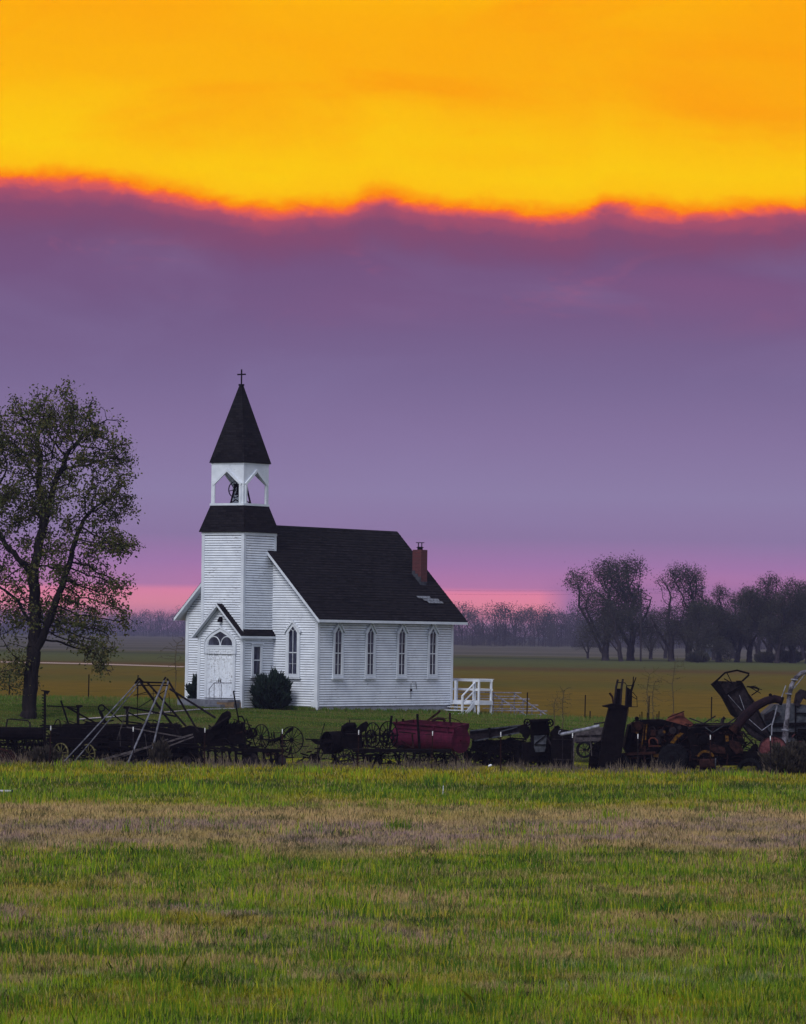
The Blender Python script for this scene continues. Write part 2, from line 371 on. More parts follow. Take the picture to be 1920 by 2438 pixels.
def meadow_col(t, blade):
    p = pos(t); s = t.n('ShaderNodeSeparateXYZ'); t.L.new(p, s.inputs[0])
    q = t.map(p, (.12, .11, 0))
    nA = t.noise(q, 1.0, 4, .6, .3); nB = t.noise(t.map(p, (.32, .26, 0)), 1.0, 5, .65, .6); nC = t.noise(t.map(p, (1, 1, .2)), 5.0, 5, .7)
    yy = t.math('ADD', s.outputs[1], t.math('MULTIPLY', t.math('SUBTRACT', nA, .5), 34))
    yy = t.math('ADD', yy, t.math('MULTIPLY', t.math('SUBTRACT', t.noise(t.map(p, (.45, .5, 0), (3, 9, 0)), 1.0, 4, .65), .5), 15))
    yy = t.math('ADD', yy, t.math('MULTIPLY', s.outputs[0], -.12))
    K = lambda Y: (Y - 50) / 110
    gr1, gr2, yg, tan, mau, oli, grey = rgb(.19, .31, .005), rgb(.028, .095, .004), rgb(.46, .38, .003), rgb(.66, .45, .22), rgb(.46, .30, .29), rgb(.36, .30, .06), rgb(.30, .40, .17)
    base = t.ramp(t.math('DIVIDE', t.math('SUBTRACT', yy, 50), 110), [(0, gr1), (K(53.5), yg), (K(55.5), gr2), (K(58), yg), (K(59.5), gr1), (K(61.5), grey), (K(64), oli), (K(65.5), gr2), (K(67.5), tan), (K(72), mau), (K(75), oli),
            (K(80), tan), (K(81.5), gr2), (K(84), oli), (K(87), gr1), (K(93), gr2), (K(95.5), tan), (K(100), mau), (K(107), mau), (K(113), tan), (K(118), tan), (K(123), yg), (K(129), gr1), (K(136), gr2), (K(140), yg), (K(152), yg)])
    fr = t.rng(s.outputs[1], 121, 127, 1, 0); md = t.rng(t.math('ABSOLUTE', t.math('SUBTRACT', s.outputs[1], 107)), 8, 13)
    c = t.mix(t.math('MULTIPLY', t.rng(nB, .53, .59, 0, .7), fr), base, tan); c = t.mix(t.math('MULTIPLY', t.rng(nB, .45, .41, 0, .75), md), c, gr1)
    c = t.mix(t.rng(t.noise(t.map(p, (.26, .24, 0), (7, 3, 0)), 1.0, 5, .65, .5), .53, .59, 0, .75), c, gr2) if False else t.mix(t.math('MULTIPLY', t.rng(t.noise(t.map(p, (.26, .24, 0), (7, 3, 0)), 1.0, 5, .65, .5), .53, .59, 0, .75), t.math('MULTIPLY_ADD', md, .8, .2)), c, gr2)
    nD = t.noise(t.map(p, (.2, .2, 0), (11, 5, 0)), 1.0, 5, .65, .8); nE = t.noise(t.map(p, (.9, .6, 0), (2, 8, 0)), 1.0, 4, .65, .5)
    far = t.rng(s.outputs[1], 92, 98)
    c = t.mix(t.math('MULTIPLY', t.rng(nD, .53, .59, 0, .7), t.rng(far, 0, 1, 1, .45)), c, yg)
    c = t.mix(t.math('MULTIPLY', t.rng(nE, .56, .66, 0, .8), t.rng(far, 0, 1, 1, .5)), c, gr1)
    c = t.mix(t.rng(nE, .48, .40, 0, .9), c, t.mix(.85, c, rgb(.04, .035, .015)))
    nF = t.noise(t.map(p, (.17, .30, 0), (21, 15, 0)), 1.0, 5, .62, 1.0)      # drier and wetter ground
    c = t.mix(t.math('MULTIPLY', t.rng(nF, .52, .60, 0, .75), t.math('MULTIPLY_ADD', fr, .9, .1)), c, t.mix(.5, tan, oli)); c = t.mix(t.math('MULTIPLY', t.rng(nF, .45, .38, 0, .8), t.math('MULTIPLY_ADD', md, .7, .3)), c, gr2)
    c = t.mix(t.rng(nC, .3, .7, 0, .6), c, t.mix(.7, c, rgb(.02, .03, .004)))
    return c
def meadowf(t, b):
    c = meadow_col(t, False)
    c = t.mix(.5, c, rgb(.05, .055, .016)); t.L.new(c, b.inputs['Base Color']); b.inputs['Roughness'].default_value = 1; b.inputs['Specular IOR Level'].default_value = 0
MEADOW = mat('meadow_soil_and_thatch', meadowf)
def bladef(t, b):
    c = meadow_col(t, True)
    at = t.n('ShaderNodeAttribute', attribute_name='rnd').outputs['Fac']
    c = t.mix(t.rng(at, .72, 1, 0, .7), c, rgb(.50, .40, .18)); c = t.mix(t.rng(at, .4, 0, 0, .85), c, rgb(.02, .035, .006))
    t.L.new(c, b.inputs['Base Color']); b.inputs['Roughness'].default_value = .8; b.inputs['Specular IOR Level'].default_value = .15
    tr = t.n('ShaderNodeBsdfTranslucent'); t.L.new(c, tr.inputs[0]); mx = t.n('ShaderNodeMixShader'); mx.inputs[0].default_value = .35
    t.L.new(b.outputs[0], mx.inputs[1]); t.L.new(tr.outputs[0], mx.inputs[2]); t.L.new(mx.outputs[0], t.N['Material Output'].inputs[0])
BLADE = mat('meadow_grass_blades', bladef)
def lawnf(t, b):
    p = pos(t); s = t.n('ShaderNodeSeparateXYZ'); t.L.new(p, s.inputs[0])
    n = t.noise(t.map(p, (.25, .5, 0)), 1, 5, .6); n2 = t.noise(p, 3.5, 5, .7)
    c = t.mix(t.rng(n, .42, .62), rgb(.032, .065, .008), rgb(.085, .085, .018))
    c = t.mix(t.rng(t.noise(t.map(p, (.12, .3, 0), (5, 2, 0)), 1, 3), .5, .62, 0, .7), c, rgb(.12, .095, .04))
    c = t.mix(t.rng(s.outputs[1], 168, 186, .8, 0), c, rgb(.045, .035, .022))
    c = t.mix(t.rng(n2, .35, .65, 0, .5), c, rgb(.02, .03, .006))
    t.L.new(c, b.inputs['Base Color']); b.inputs['Roughness'].default_value = 1; b.inputs['Specular IOR Level'].default_value = 0
    bp = t.n('ShaderNodeBump', i_Strength=.5, i_Distance=.06); t.L.new(n2, bp.inputs['Height']); t.L.new(bp.outputs[0], b.inputs['Normal'])
LAWN = mat('churchyard_lawn', lawnf)
def fieldf(t, b):
    p = pos(t); s = t.n('ShaderNodeSeparateXYZ'); t.L.new(p, s.inputs[0])
    Y = t.math('ADD', s.outputs[1], t.math('MULTIPLY', t.math('SUBTRACT', t.noise(t.map(p, (.01, .03, 0)), 1, 4), .5), 60))
    c = t.ramp(t.math('DIVIDE', Y, 1200), [(.17, rgb(.14, .092, .014)), (.23, rgb(.15, .092, .015)), (.27, rgb(.105, .086, .018)), (.30, rgb(.13, .085, .016)), (.35, rgb(.12, .095, .018)), (.385, rgb(.10, .055, .022)), (.42, rgb(.085, .085, .03)), (.48, rgb(.085, .095, .035)), (.54, rgb(.07, .08, .035)), (.565, rgb(.04, .05, .028)), (.60, rgb(.085, .08, .045)), (.75, rgb(.10, .09, .06))])
    n2 = t.noise(t.map(p, (.35, .5, 0)), 1, 6, .75)
    c = t.mix(t.rng(n2, .38, .62, 0, .6), c, rgb(.05, .042, .012))
    t.L.new(c, b.inputs['Base Color']); b.inputs['Roughness'].default_value = 1; b.inputs['Specular IOR Level'].default_value = 0
FIELD = mat('gold_brown_field', fieldf)
FARF = mat('far_grey_field', lambda t, b: (setattr(b.inputs['Roughness'], 'default_value', 1), setattr(b.inputs['Specular IOR Level'], 'default_value', 0), t.L.new(t.mix(t.rng(t.noise(t.map(pos(t), (.002, .01, 0)), 1, 4), .4, .6), rgb(.07, .065, .05), rgb(.10, .085, .07)), b.inputs['Base Color'])))
sheet('meadow', 20, 164, 60, MEADOW, 4)
sheet('lawn', 164, 207, 90, LAWN, 2)
sheet('crop_field', 207, 760, 400, FIELD, 6)
sheet('far_field', 760, 9000, 2500, FARF, 200)

# ------------------------------------------------------------------ church
TH = math.radians(35.5)
CX, CY = (757 - 960) / F * 200, 200.0
church = thing('country_church', 'white clapboard country church with belfry and dark steep roof', 'church', (CX, CY, 0), rz=-TH)
CH = church
Wd, Ln, EZ = 8.7, 12.25, 4.78
RZ, OS, OF, OR = 9.72, .45, .5, .75
def cpart(name, mb, mats, parent=None, smooth=False): return part(name, mb, mats, parent or CH, True, smooth)
SK = (Vector((1, 0, 0)), Vector((0, -1, 0)))      # facade: along +x, outward -y
def siding(mb, org, A, N, lf, rt, z0, z1, pitch=.128):
    org, A, N = Vector(org), Vector(A), Vector(N)
    q = lambda a, z, o: org + A * a + N * o + Vector((0, 0, z))
    z = z0
    while z < z1 - 1e-4:
        g = min(z + .034, z1); t = min(z + pitch, z1)
        def quad(za, oa, zb, ob, mi):
            la, ra, lb, rb = lf(za), rt(za), lf(zb), rt(zb)
            if ra - la < 1e-4 and rb - lb < 1e-4: return
            if ra < la: ra = la = (ra + la) / 2
            if rb < lb: rb = lb = (rb + lb) / 2
            if rb - lb < 1e-4: mb.add([q(la, za, oa), q(ra, za, oa), q(lb, zb, ob)], [(0, 1, 2)], mi)
            else: mb.add([q(la, za, oa), q(ra, za, oa), q(rb, zb, ob), q(lb, zb, ob)], [(0, 1, 2, 3)], mi)
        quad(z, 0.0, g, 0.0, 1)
        if t > g: quad(g, 0.0, g + .0005, .02, 0); quad(g + .0005, .02, t, .002, 0)
        z = t
# solid core behind the clapboards (keeps light out)
slope = (RZ - EZ) / (Wd / 2 + OS)
gab = lambda z: max(0.0, min(Wd / 2, (RZ - .14 - z) / slope))
mb = MB()
# gable front, back, and sides
siding(mb, (-Wd / 2, 0, 0), (1, 0, 0), (0, -1, 0), lambda z: -gab(z), lambda z: gab(z), .22, RZ - .2)
siding(mb, (0, 0, 0), (0, 1, 0), (1, 0, 0), lambda z: 0, lambda z: Ln, .22, 5.1)
siding(mb, (-Wd / 2, Ln, 0), (1, 0, 0), (0, 1, 0), lambda z: -gab(z), lambda z: gab(z), .22, RZ - .2)
siding(mb, (-Wd, 0, 0), (0, 1, 0), (-1, 0, 0), lambda z: 0, lambda z: Ln, .22, 5.1)
wall = cpart('wall', mb, [WHITE, LAPSHADE])
mb = MB()
cb = .16
for (x, y, sx, sy) in ((0, 0, 1, -1), (-Wd, 0, -1, -1), (0, Ln, 1, 1), (-Wd, Ln, -1, 1)):
    mb.box(min(x - sx * cb, x + sx * .035), min(y, y + sy * .035), .2, max(x - sx * cb, x + sx * .035), max(y, y + sy * .035), 4.9)
    mb.box(min(x, x + sx * .033), min(y - sy * cb, y), .2, max(x, x + sx * .033), max(y - sy * cb, y), 4.9)
# side frieze board under the eave
mb.box(0, cb, 4.72, .032, Ln - cb, 4.95); mb.box(-Wd - .032, cb, 4.72, -Wd, Ln - cb, 4.95)
mb.box(-cb - .2, -.032, .08, .07, .02, .52)
cpart('corner_board', mb, TRIM)
mb = MB(); mb.box(-Wd + .04, .04, -.6, -.04, Ln - .04, .235); cpart('foundation', mb, CONC)
# main roof: two slabs with real thickness
mb = MB()
ty = .11
for sgn in (1, -1):
    c = -Wd / 2; xe = c + sgn * (Wd / 2 + OS)
    a = [(c, -OF, RZ), (xe, -OF, EZ), (xe, Ln + OR, EZ), (c, Ln + OR, RZ)]
    top = [Vector(p) for p in a]; bot = [Vector(p) - Vector((0, 0, ty)) for p in a]
    if sgn < 0: top.reverse(); bot.reverse()
    mb.hexa([*bot, *top])
rg = random.Random(4)
for sgn in (1, -1):
    c = -Wd / 2; nc = 34; span = Wd / 2 + OS
    for k in range(nc):      # lapped shingle courses
        xa, xb = c + sgn * span * k / nc, c + sgn * span * (k + 1) / nc; za, zb_ = RZ - slope * span * k / nc, RZ - slope * span * (k + 1) / nc
        y0 = -OF - .004; ye = Ln + OR + .004; n_ = 12
        for j in range(n_):
            ya, yb = y0 + (ye - y0) * j / n_, y0 + (ye - y0) * (j + 1) / n_; e = .030 + rg.uniform(-.008, .010)
            q_ = [(xa, ya, za + .003), (xb, ya, zb_ + e), (xb, yb, zb_ + e), (xa, yb, za + .003)]; b2 = [(xb, ya, zb_ - .01), (xb, yb, zb_ - .01)]
            mb.add(q_ + b2, [(0, 1, 2, 3) if sgn > 0 else (3, 2, 1, 0), (1, 4, 5, 2) if sgn > 0 else (2, 5, 4, 1)])
roof = cpart('roof', mb, SHINGLE)
mb = MB()
for sgn in (1, -1):
    c = -Wd / 2; xe = c + sgn * (Wd / 2 + OS)
    for y in (-OF - .03, Ln + OR):
        mb.prism([(c, y, RZ - .035), (xe, y, EZ - .035), (xe, y, EZ - .20), (c, y, RZ - .20)], (0, .028, 0))
    mb.box(min(xe, xe + sgn * .025), -OF, EZ - .17, max(xe, xe + sgn * .025), Ln + OR, EZ - .03)
    # soffit
    mb.prism([(xe, -OF, EZ - .125), (xe, Ln + OR, EZ - .125), (c + sgn * Wd / 2, Ln + OR, EZ - .125 + slope * OS), (c + sgn * Wd / 2, -OF, EZ - .125 + slope * OS)], (0, 0, -.02))
    mb.prism([(c + sgn * Wd / 2, -OF, EZ - .125 + slope * OS), (c + sgn * Wd / 2, -.03, EZ - .125 + slope * OS), (c, -.03, RZ - .125), (c, -OF, RZ - .125)], (0, 0, -.02))
cpart('fascia', mb, TRIM, roof)
# chimney on the near slope
def roofz(x): return RZ - slope * abs(x + Wd / 2)
chx, chy = -1.72, 11.5
mb = MB(); b_ = .29
mb.box(chx - b_, chy - b_, roofz(chx) - .9, chx + b_, chy + b_, 8.66)
ch = cpart('chimney', mb, BRICK, roof)
mb = MB()
mb.box(chx - b_ - .012, chy - b_ - .012, roofz(chx + b_) - .3, chx + b_ + .012, chy + b_ + .012, roofz(chx + b_) + .22)
for k in range(3): mb.box(chx - b_ - .016 - k * .001, chy - b_ - .018 - k * .001, roofz(chx) - .1, chx - .30 + .2 * (k + 1), chy - b_, roofz(chx) + .52 - .17 * k)
cpart('chimney_flashing', mb, GREYM, roof)
mb = MB()
mb.tube([(chx, chy, 8.66), (chx, chy, 8.83)], .15, 14); mb.disc((chx, chy, 8.79), (0, 0, 1), .20, .03)
for k in range(4): mb.beam((chx + .13 * math.cos(k * 1.57), chy + .13 * math.sin(k * 1.57), 8.81), (chx + .13 * math.cos(k * 1.57), chy + .13 * math.sin(k * 1.57), 9.05), .02, .02)
mb.disc((chx, chy, 9.05), (0, 0, 1), .23, .035)
cpart('chimney_cap', mb, IRON2, roof)
# bare patch on the slope
mb = MB()
sl = Vector((1, 0, -slope)).normalized(); nr = Vector((slope, 0, 1)).normalized() * .045
for k, (y0, y1) in enumerate(((9.9, 11.1), (10.3, 11.75), (10.55, 11.95))):
    for m_ in range(1):
        x0 = -.82 + k * .125
        p = [Vector((x0, y0, roofz(x0))) + nr, Vector((x0 + .11, y0 + .05, roofz(x0 + .11))) + nr, Vector((x0 + .11, y1, roofz(x0 + .11))) + nr, Vector((x0, y1, roofz(x0))) + nr]
        mb.prism(p, nr * .5)
cpart('bare_patch', mb, PALESH, roof)

# tower
TX1, TX0 = -2.98, -5.70; TY0, TY1 = -2.5, .2
TM = ((TX0 + TX1) / 2, (TY0 + TY1) / 2)
LB = .10                                    # the entrance storey stands this much proud
def sidebox(mb, x0, y0, x1, y1, z0, z1, back=True):
    siding(mb, (x0, y0, 0), (1, 0, 0), (0, -1, 0), lambda z: 0, lambda z: x1 - x0, z0, z1)
    siding(mb, (x1, y0, 0), (0, 1, 0), (1, 0, 0), lambda z: 0, lambda z: y1 - y0, z0, z1)
    siding(mb, (x0, y0, 0), (0, 1, 0), (-1, 0, 0), lambda z: 0, lambda z: y1 - y0, z0, z1)
    if back: siding(mb, (x0, y1, 0), (1, 0, 0), (0, 1, 0), lambda z: 0, lambda z: x1 - x0, z0, z1)
tower = MB(); sidebox(tower, TX0, TY0, TX1, TY1, 3.9, 9.22)
tw = cpart('tower', tower, [WHITE, LAPSHADE])
def corners(mb, x0, y0, x1, y1, z0, z1, cb=.15, p=.034):
    for x, sx in ((x0, -1), (x1, 1)):
        for y, sy in ((y0, -1), (y1, 1)):
            a, b = sorted((x - sx * cb, x + sx * p)); c, d_ = sorted((y, y + sy * p)); mb.box(a, c, z0, b, d_, z1)
            a, b = sorted((x, x + sx * (p - .002))); c, d_ = sorted((y - sy * cb, y)); mb.box(a, c, z0, b, d_, z1)
mb = MB(); corners(mb, TX0, TY0, TX1, TY1, 3.9, 9.1)
mb.box(TX0 - .05, TY0 - .05, 9.08, TX1 + .05, TY1 + .05, 9.27)
cpart('corner_board', mb, TRIM, tw)
def frustum(mb, cx, cy, a0, z0, a1, z1, lip=0):
    mb.hexa([(cx - a0, cy - a0, z0), (cx + a0, cy - a0, z0), (cx + a0, cy + a0, z0), (cx - a0, cy + a0, z0), (cx - a1, cy - a1, z1), (cx + a1, cy - a1, z1), (cx + a1, cy + a1, z1), (cx - a1, cy + a1, z1)])
mb = MB(); frustum(mb, *TM, 1.50, 9.27, 1.09, 10.62); frustum(mb, *TM, 1.50, 9.23, 1.50, 9.268)
cpart('skirt_roof', mb, SHINGLE, tw)
# belfry
bel = MB(); cx, cy = TM; hb = 1.065; t_ = .13
bel.box(cx - hb - .05, cy - hb - .05, 10.62, cx + hb + .05, cy + hb + .05, 10.735)
B0, BS, BA, BT = 10.735, 11.77, 12.46, 12.83
for k in range(4):
    c_, s_ = [(1, 0), (0, 1), (-1, 0), (0, -1)][k]
    e = hb if k % 2 == 0 else hb - t_
    def bp(a, z, o): # a along face, o inward
        v = Vector((a * c_ - (-hb + o) * s_, a * s_ + (-hb + o) * c_, 0)); return Vector((cx + v.x, cy + v.y, z))
    for sg in (1, -1):
        bel.prism([bp(sg * .90, B0, 0), bp(sg * e, B0, 0), bp(sg * e, BT, 0), bp(sg * .90, BT, 0)], bp(0, 0, t_) - bp(0, 0, 0))
        bel.prism([bp(0, BA, 0), bp(sg * .90, BS, 0), bp(sg * .90, BT, 0), bp(0, BT, 0)], bp(0, 0, t_) - bp(0, 0, 0))
bf = cpart('belfry', bel, TRIM)
mb = MB()
for k in range(4):
    c_, s_ = [(1, 0), (0, 1), (-1, 0), (0, -1)][k]
    def bp(a, z, o):
        v = Vector((a * c_ - (-hb + o) * s_, a * s_ + (-hb + o) * c_, 0)); return Vector((cx + v.x, cy + v.y, z))
    th = bp(0, 0, -.05) - bp(0, 0, 0); up_ = (s_, -c_, 0)
    for sg in (1, -1):
        mb.prism([bp(sg * .80, B0, 0), bp(sg * .93, B0, 0), bp(sg * .93, BS + .02, 0), bp(sg * .80, BS - .02, 0)], th)
        mb.prism([bp(0, BA + .07, 0), bp(sg * .98, BS - .01, 0), bp(sg * .90, BS - .12, 0), bp(0, BA - .09, 0)], th * 1.5)
cpart('arch_moulding', mb, TRIM, bf)
mb = MB(); mb.box(cx - hb - .02, cy - hb - .02, 12.75, cx + hb + .02, cy + hb + .02, 12.84); cpart('ceiling_board', mb, TRIM, bf)
mb = MB(); frustum(mb, *TM, 1.15, 12.88, .075, 16.93); frustum(mb, *TM, 1.15, 12.84, 1.15, 12.879); mb.box(cx - .11, cy - .11, 16.9, cx + .11, cy + .11, 16.99)
sp = cpart('spire', mb, SHINGLE)
mb = MB(); mb.box(cx - .028, cy - .028, 16.95, cx + .028, cy + .028, 17.76); mb.box(cx - .27, cy - .026, 17.46, cx - .029, cy + .026, 17.53); mb.box(cx + .029, cy - .026, 17.46, cx + .27, cy + .026, 17.53)
cpart('cross', mb, IRON, sp)
# bell
mb = MB(); zb = 11.42
prof = [(.36, -.22), (.33, -.18), (.26, -.05), (.22, .12), (.19, .24), (.10, .30), (.02, .32)]
k0 = len(mb.v); nb = 18
for r, z in prof:
    for k in range(nb): mb.v.append(Vector((cx + r * math.cos(k * 2 * math.pi / nb), cy + .12 + r * math.sin(k * 2 * math.pi / nb), zb + z)))
for i in range(len(prof) - 1):
    for k in range(nb): mb.f.append((k0 + i * nb + k, k0 + i * nb + (k + 1) % nb, k0 + (i + 1) * nb + (k + 1) % nb, k0 + (i + 1) * nb + k)); mb.m.append(0)
bell = cpart('bell', mb, IRON, None, True)
mb = MB(); yw = cy - .42
mb.ring((cx, yw, zb + .05), (0, 1, 0), .43, .035, .05)
for k in range(6):
    a = k * math.pi / 3 + .2; mb.beam((cx, yw, zb + .05), (cx + .41 * math.cos(a), yw, zb + .05 + .41 * math.sin(a)), .035, .035)
cpart('bell_wheel', mb, IRON, bell)
mb = MB()
mb.beam((cx, cy - .5, zb + .3), (cx, cy + .55, zb + .3), .09, .09)
for y in (cy - .34, cy + .48):
    for sg in (1, -1):
        mb.beam((cx + sg * .05, y, zb + .3), (cx + sg * .34, y, 10.735), .05, .08); mb.beam((cx + sg * .34, y, 10.76), (cx, y, 10.95), .05, .05)
cpart('bell_stand', mb, IRON, bell)

# entrance storey
ex0, ex1, ey0 = TX0 - LB, TX1 + LB, TY0 - LB
PR, PE, PW = 5.52, 3.86, 1.62        # porch ridge, eave, half width
pcx = (ex0 + ex1) / 2
ent = MB(); 
psl = (PR - PE) / PW
siding(ent, (pcx, ey0, 0), (1, 0, 0), (0, -1, 0), lambda z: -max(0, min((ex1 - ex0) / 2, (PR - .12 - z) / psl)), lambda z: max(0, min((ex1 - ex0) / 2, (PR - .12 - z) / psl)), .45, PR - .15)
siding(ent, (ex1, ey0, 0), (0, 1, 0), (1, 0, 0), lambda z: 0, lambda z: -ey0, .12, 3.95)
siding(ent, (ex0, ey0, 0), (0, 1, 0), (-1, 0, 0), lambda z: 0, lambda z: -ey0, .12, 3.95)
en = cpart('entrance', ent, [WHITE, LAPSHADE])
for x, sx in ((ex0, -1), (ex1, 1)):
    for y, sy in ((ey0, -1), (.3, 1)):
        mb = MB(); a, b = sorted((x - sx * .14, x + sx * .034)); c, d_ = sorted((y, y + sy * .034)); mb.box(a, c, .12, b, d_, 3.86)
        a, b = sorted((x, x + sx * .032)); c, d_ = sorted((y - sy * .14, y)); mb.box(a, c, .12, b, d_, 3.86); cpart('corner_board', mb, TRIM, en)
mb = MB()
for sg in (1, -1):
    xe = pcx + sg * PW
    a = [(pcx, ey0 - .36, PR), (xe, ey0 - .36, PE), (xe, TY0 + .01, PE), (pcx, TY0 + .01, PR)]
    top = [Vector(p) for p in a]; bot = [Vector(p) - Vector((0, 0, .09)) for p in a]
    if sg < 0: top.reverse(); bot.reverse()
    mb.hexa([*bot, *top])
    # pent roof along the side of the tower
    xa, xb = (TX1 + .03, pcx + PW) if sg > 0 else (TX0 - .03, pcx - PW)
    for_ = [(xa, TY0 + .012, 4.2), (xb, TY0 + .012, 3.88), (xb, .12, 3.88), (xa, .0, 4.2)]
    mb.prism(for_ if sg > 0 else for_[::-1], (0, 0, -.07))
er = cpart('entrance_roof', mb, SHINGLE, en)
mb = MB()
for sg in (1, -1):
    xe = pcx + sg * PW
    mb.prism([(pcx, ey0 - .385, PR - .03), (xe, ey0 - .385, PE - .03), (xe, ey0 - .385, PE - .15), (pcx, ey0 - .385, PR - .15)], (0, .024, 0))
    mb.prism([(pcx, ey0 - .06, PR - .14), (xe - sg * .08, ey0 - .06, PE - .06), (xe - sg * .2, ey0 - .06, PE - .08), (pcx, ey0 - .06, PR - .32)], (0, .03, 0))
    a, b = sorted((xe, xe + sg * .02)); mb.box(a, ey0 - .36, PE - .14, b, .1, PE - .02)
    mb.prism([(xe, ey0 - .36, PE - .1), (pcx, ey0 - .36, PR - .1), (pcx, ey0 - .07, PR - .1), (xe, ey0 - .07, PE - .1)], (0, 0, -.015))
cpart('entrance_fascia', mb, TRIM)
# doorway
dx0 = pcx + .02
def fq(a, z, o): return Vector((dx0 + a, ey0 - o, z))
def arch(hw, zb, zs, za, n=9):
    L = [(hw, zb)]
    for i in range(n + 1):
        t = i / n; c = (hw * .98, zs + .50 * (za - zs))
        L.append(((1 - t) ** 2 * hw + 2 * t * (1 - t) * c[0], (1 - t) ** 2 * zs + 2 * t * (1 - t) * c[1] + t * t * za))
    return L + [(-a, z) for a, z in L[-2::-1]]
A = arch(1.0, .62, 3.45, 4.24); B = arch(.84, .62, 3.40, 4.06)
mb = MB(); mb.loft([fq(a, z, .02) for a, z in A], [fq(a, z, .02) for a, z in B], (0, -.06, 0))
A2 = arch(1.05, 2.9, 3.47, 4.32); B2 = arch(.99, 2.9, 3.45, 4.23)
mb.loft([fq(a, z, .02) for a, z in A2], [fq(a, z, .02) for a, z in B2], (0, -.10, 0))
df = cpart('door_frame', mb, TRIM, None)
mb = MB(); mb.prism([fq(a, z, .026) for a, z in arch(.85, 3.3, 3.40, 4.07)], (0, -.004, 0)); cpart('fanlight_glass', mb, GLASS, df)
mb = MB()
for sg in (1, -1):
    pts_ = [fq(sg * .42 + .40 * math.cos(k * math.pi / 14), 3.34 + .46 * math.sin(k * math.pi / 14), .045) for k in range(15)]
    mb.tube(pts_, .028, 6)
mb.box(dx0 - .84, ey0 - .075, 3.14, dx0 + .84, ey0 - .025, 3.33); mb.box(dx0 - .88, ey0 - .10, 3.30, dx0 + .88, ey0 - .02, 3.345)
cpart('fanlight_bars', mb, TRIM, df)
for sg in (-1, 1):
    mb = MB(); xa, xb = sorted((dx0 + sg * .008, dx0 + sg * .835))
    mb.box(xa, ey0 - .03, .62, xb, ey0 - .022, 3.14)
    st = .10; w_ = xb - xa; mx_ = (xa + xb) / 2
    for (a, b) in ((xa, xa + st), (mx_ - st / 2, mx_ + st / 2), (xb - st, xb)): mb.box(a, ey0 - .055, .62, b, ey0 - .03, 3.14)
    for (z0, z1) in ((.62, .78), (1.42, 1.60), (2.62, 2.72), (3.02, 3.14)):
        for (a, b) in ((xa + st, mx_ - st / 2), (mx_ + st / 2, xb - st)): mb.box(a, ey0 - .0545, z0, b, ey0 - .03, z1)
    dl = cpart('door', mb, PEEL, None)
    mb = MB(); mb.disc((dx0 + sg * .06, ey0 - .08, 1.5), (0, 1, 0), .03, .05, 10); mb.box(dx0 + sg * .06 - .02, ey0 - .06, 1.4, dx0 + sg * .06 + .02, ey0 - .055, 1.62); cpart('handle', mb, IRON, dl)
mb = MB(); mb.box(dx0 - .02, ey0 - .12, 4.55, dx0 + .10, ey0 - .02, 4.78); mb.prism([(dx0 - .05, ey0 - .26, 4.64), (dx0 + .14, ey0 - .26, 4.64), (dx0 + .14, ey0 - .1, 4.84), (dx0 - .05, ey0 - .1, 4.84)], (0, 0, -.10))
cpart('porch_lamp', mb, IRON)

# windows
def window(plane, a0, side, zs=(1.86, 4.03, 4.39), hw=.30):
    if plane == 'front': q = lambda a, z, o: Vector((a0 + a, -o, z)); out = Vector((0, -1, 0))
    else: q = lambda a, z, o: Vector((o, a0 + a, z)); out = Vector((1, 0, 0))
    zb, zsh, za = zs
    ol = [(-.47, zb - .12), (.47, zb - .12), (.45, zsh + .02), (0, za + .24), (-.45, zsh + .02)]
    il = [(-hw, zb), (hw, zb), (hw, zsh), (0, za), (-hw, zsh)]
    mb = MB(); mb.loft([q(a, z, .021) for a, z in ol], [q(a, z, .021) for a, z in il], out * .055)
    wn = cpart('window', mb, TRIM, None)
    mb = MB(); mb.prism([q(a, z, .024) for a, z in il], out * .006); cpart('pane', mb, GLASS, wn)
    mb = MB()
    bar = lambda a, z, b, z2, w_=.022: mb.beam(q(a, z, .045), q(b, z2, .045), w_, .03, out)
    bar(0, zb, 0, za - .26); bar(0, za - .26, -.17, za - .12, .018); bar(0, za - .26, .17, za - .12, .018)
    bar(-hw, zb + .03, hw, zb + .03, .05); bar(-hw, zb + 1.16, hw, zb + 1.16, .05)
    bar(-hw + .02, zb, -hw + .02, zsh, .035); bar(hw - .02, zb, hw - .02, zsh, .035)
    bar(-hw, zb + .58, hw, zb + .58, .014)
    if side: bar(-hw, zb + 1.68, hw, zb + 1.68, .016)
    cpart('sash', mb, TRIM, wn)
    mb = MB()
    for sg in (1, -1): mb.prism([q(0, za + .32, .02), q(sg * .56, zsh + .08, .02), q(sg * .49, zsh + .02, .02), q(0, za + .20, .02)], out * .13)
    cpart('hood', mb, TRIM, wn)
    mb = MB(); p0, p1 = q(-.53, zb - .17, .0), q(.53, zb - .17, 0)
    mb.beam(p0 + out * .06, p1 + out * .06, .16, .07, (0, 0, 1)); cpart('sill', mb, TRIM, wn)
window('front', -1.57, False); window('front', -Wd + 1.3, False)
for yw in (1.74, 4.60, 7.46, 10.32): window('side', yw, True)
